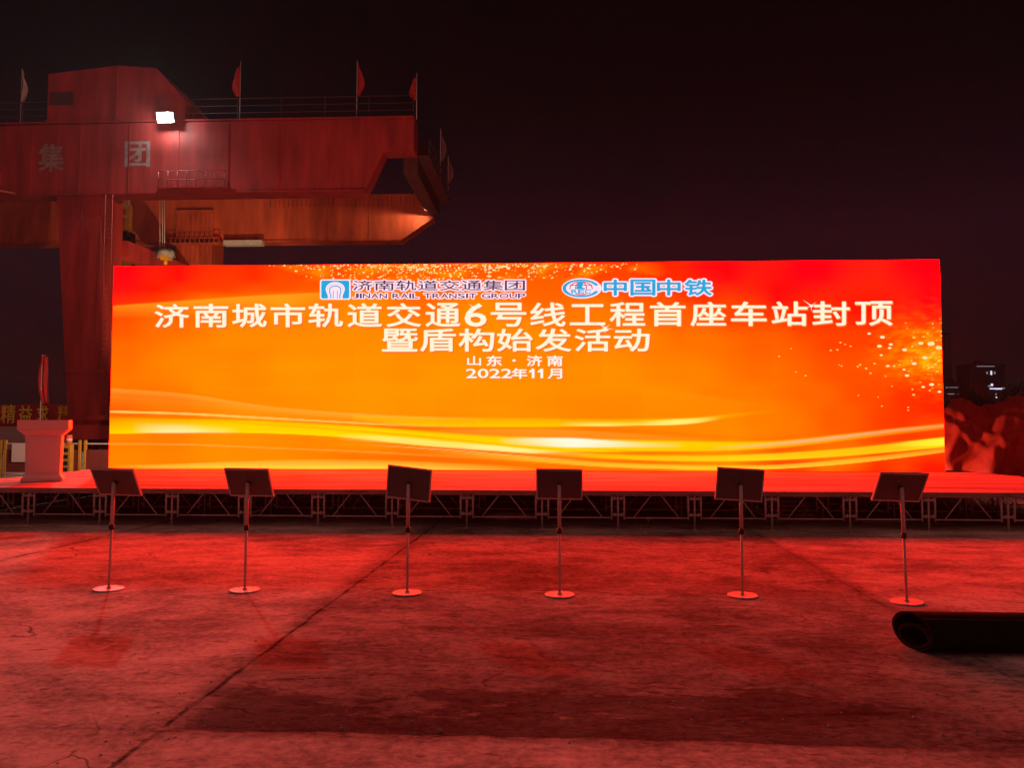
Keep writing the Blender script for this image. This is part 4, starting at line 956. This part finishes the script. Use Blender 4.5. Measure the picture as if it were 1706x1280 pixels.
# ------------------------------------------------------------------ loose things under the stage
def plank(x, y, z, l, rz, label):
    mb = MB(); mb.box((x, y, z), (l, 0.13, 0.035), rz=R_(rz), bev=0.004); tag(build('timber_plank', mb, M['timber']), label, 'plank', 'timber planks under the stage')
pl = ['bottom plank, lying askew', 'second plank from the ground', 'third plank from the ground', 'fourth plank from the ground', 'topmost short plank']
for k, (dx, l, rz) in enumerate(((0, 0.75, 4), (0.06, 0.68, -6), (0.12, 0.72, 3), (0.1, 0.62, -3), (0, 0.52, 5))):
    plank(4.25+dx, 13.95+0.05*k, 0.02+0.074*k, l, rz, 'pale timber plank stacked under the right half of the stage, '+pl[k])
    if k < 4:
        for sxx in (-0.2, 0.2):
            mb = MB(); mb.box((4.25+dx+sxx, 13.97+0.05*k, 0.0565+0.074*k), (0.05, 0.16, 0.036)); tag(build('spacer_block', mb, M['timber']), 'small wood spacer between two stacked planks under the stage', 'block', 'spacer blocks in the plank stack')
plank(5.75, 13.7, 0.02, 0.8, 7, 'single pale plank lying on the ground right of the plank stack'); plank(5.72, 14.0, 0.02, 0.7, -8, 'second loose plank behind the single plank right of the stack')
mb = MB(); rows = []
for i in range(15):
    f = i/14; rr = 0.075*math.sin(math.pi*min(1, max(0.02, f*0.9+0.05)))**0.45
    rows.append([(-1.05+0.85*f, 13.6+rr*1.5*math.cos(a*math.pi/9), 0.075+rr*math.sin(a*math.pi/9)) for a in range(19)])
mb.grid(rows); tag(build('cloth_bundle', mb, M['timber']), 'long pale bundle lying on the ground under the middle of the stage', 'bundle')
mb = MB(); mb.box((1.79, 13.7, 0.05), (0.09, 0.05, 0.02), ry=R_(12)); mb.box((1.75, 13.72, 0.035), (0.03, 0.05, 0.07)); tag(build('metal_scrap', mb, M['paper']), 'tiny bright metal scrap on the ground under the stage right of centre', 'scrap')

# ------------------------------------------------------------------ far side on the right: trees, buildings, chimney
def tree(x, y, h, r, label):
    t_ = thing('tree', (x, y, 0), label, 'tree', 'dark trees beyond the tarpaulin')
    mb = MB(); mb.tube((x, y, 0), (x, y, h*0.6), 0.22, 0.1, n=8)
    rn = random.Random(int(x*13))
    for k in range(5):
        a = rn.random()*6.28; mb.tube((x, y, h*(0.3+0.06*k)), (x+math.cos(a)*r*0.6, y+math.sin(a)*r*0.6, h*(0.5+0.07*k)), 0.08, 0.03, n=6)
    build('trunk', mb, M['bark'], t_)
    mb = MB()
    for k in range(900):
        a = rn.random()*6.28; b_ = math.acos(rn.uniform(-1, 1)); q = rn.random()**0.45
        d = Vector((math.sin(b_)*math.cos(a), math.sin(b_)*math.sin(a), math.cos(b_)))
        k_ = 1+0.45*noise.noise(d*1.9+Vector((x, 0, 0)))
        c = Vector((x, y, h*0.66))+Vector((d.x*r, d.y*r, d.z*h*0.36))*q*k_
        s_ = rn.uniform(0.12, 0.30); e0 = Vector((rn.uniform(-1, 1), rn.uniform(-1, 1), rn.uniform(-1, 1))).normalized(); e1 = e0.orthogonal().normalized()
        vs = [mb.bm.verts.new(c+e0*s_), mb.bm.verts.new(c+e1*s_*0.5), mb.bm.verts.new(c-e0*s_), mb.bm.verts.new(c-e1*s_*0.5)]
        mb.bm.faces.new(vs)
    build('crown', mb, M['leaf'], t_, recalc=False)
for k, (x, h, r, d) in enumerate(((46.2, 5.0, 1.6, 'just right of the screen edge, the shortest'), (49.6, 5.9, 2.0, 'second from the screen edge'), (53.2, 6.4, 2.3, 'with the tallest crown, at the photo edge'), (56.8, 6.1, 2.1, 'the last one, half out of the photo'))):
    tree(x, 90+(k % 2)*2.5, h, r, 'dark night tree beyond the tarpaulin heap, '+d)
lit = glow('lit_window', (0.62, 0.62, 0.80), 1.4); lit2 = glow('lit_window_dim', (0.35, 0.26, 0.30), 0.8)
def building(x0, x1, y, h, wins, label):
    r_ = thing('distant_building', ((x0+x1)/2, y, 0), label, 'building', 'far buildings with lit windows')
    mb = MB(); mb.b(x0, x1, y, y+18, 0, h); w_ = build('wall', mb, M['concrete_far'], r_)
    mb = MB(); mb.b(x0-0.4, x1+0.4, y-0.4, y+18.4, h, h+0.8); mb.b(x0+(x1-x0)*.3, x0+(x1-x0)*.5, y+4, y+9, h+0.8, h+3.5); build('roof', mb, M['concrete_far'], r_)
    for x, z, w, hh, m_ in wins:
        mb = MB(); mb.b(x-w/2, x+w/2, y-0.3, y-0.05, z-hh/2, z+hh/2); build('window', mb, m_, r_)
building(318, 344, 600, 46.5, [(334, 40.5, 1.2, 3.0, lit), (331, 40.5, 1, 1.6, lit2), (336.5, 40.5, 1, 1.8, lit2), (334.2, 31.5, 1.6, 1.8, lit), (332.3, 30.6, 2.0, 1.0, lit2), (334.5, 28.6, 4, .9, lit), (339, 28.5, 5, 1.1, lit), (342.5, 28.9, 2, .9, lit2), (337, 24.5, .8, 1, lit2), (330, 45.5, 13, .5, lit2), (337.2, 22, .9, 1.1, lit)], 'tallest far tower with bright white windows right of the screen')
building(304, 316.5, 610, 33.5, [(306, 30, 1.2, .8, lit2), (311, 30, 7, .4, lit2), (309, 25, 5, .5, lit2), (314.5, 25, 1.4, .7, lit2)], 'low far block with faint window rows close to the screen edge')
building(317.5, 327, 640, 36.5, [(337-12, 33, 3, 1, lit2), (321.5, 33.5, 2.2, 1, lit), (324.5, 31.5, 4.5, 1.4, lit), (321.5, 32, 1, .9, lit2)], 'far block with a short bright window row between tower and low block')
ch = thing('chimney', (308.5, 620, 0), 'tall faint chimney far behind the right edge of the screen', 'chimney')
mb = MB(); mb.tube((312.5, 620, 0), (312.5, 620, 72), 3.4, 2.2, n=20); build('shaft', mb, M['concrete_far'], ch)
mb = MB(); mb.tube((312.5, 620, 72), (312.5, 620, 73.5), 2.6, 2.6, n=20); build('rim', mb, M['concrete_far'], ch)

# ------------------------------------------------------------------ night haze
HAZE = 0.00024
mz = bpy.data.materials.new('haze_air'); mz.use_nodes = True; n = mz.node_tree; n.nodes.clear()
o_ = n.nodes.new('ShaderNodeOutputMaterial'); pv = n.nodes.new('ShaderNodeVolumePrincipled')
pv.inputs['Color'].default_value = (0.9, 0.88, 0.88, 1); pv.inputs['Density'].default_value = HAZE; pv.inputs['Anisotropy'].default_value = 0.35
n.links.new(pv.outputs[0], o_.inputs['Volume'])
mb = MB(); mb.b(-910, 910, -70, 1810, -1.0, 82); hz = build('haze', mb, mz); hz['kind'] = 'stuff'
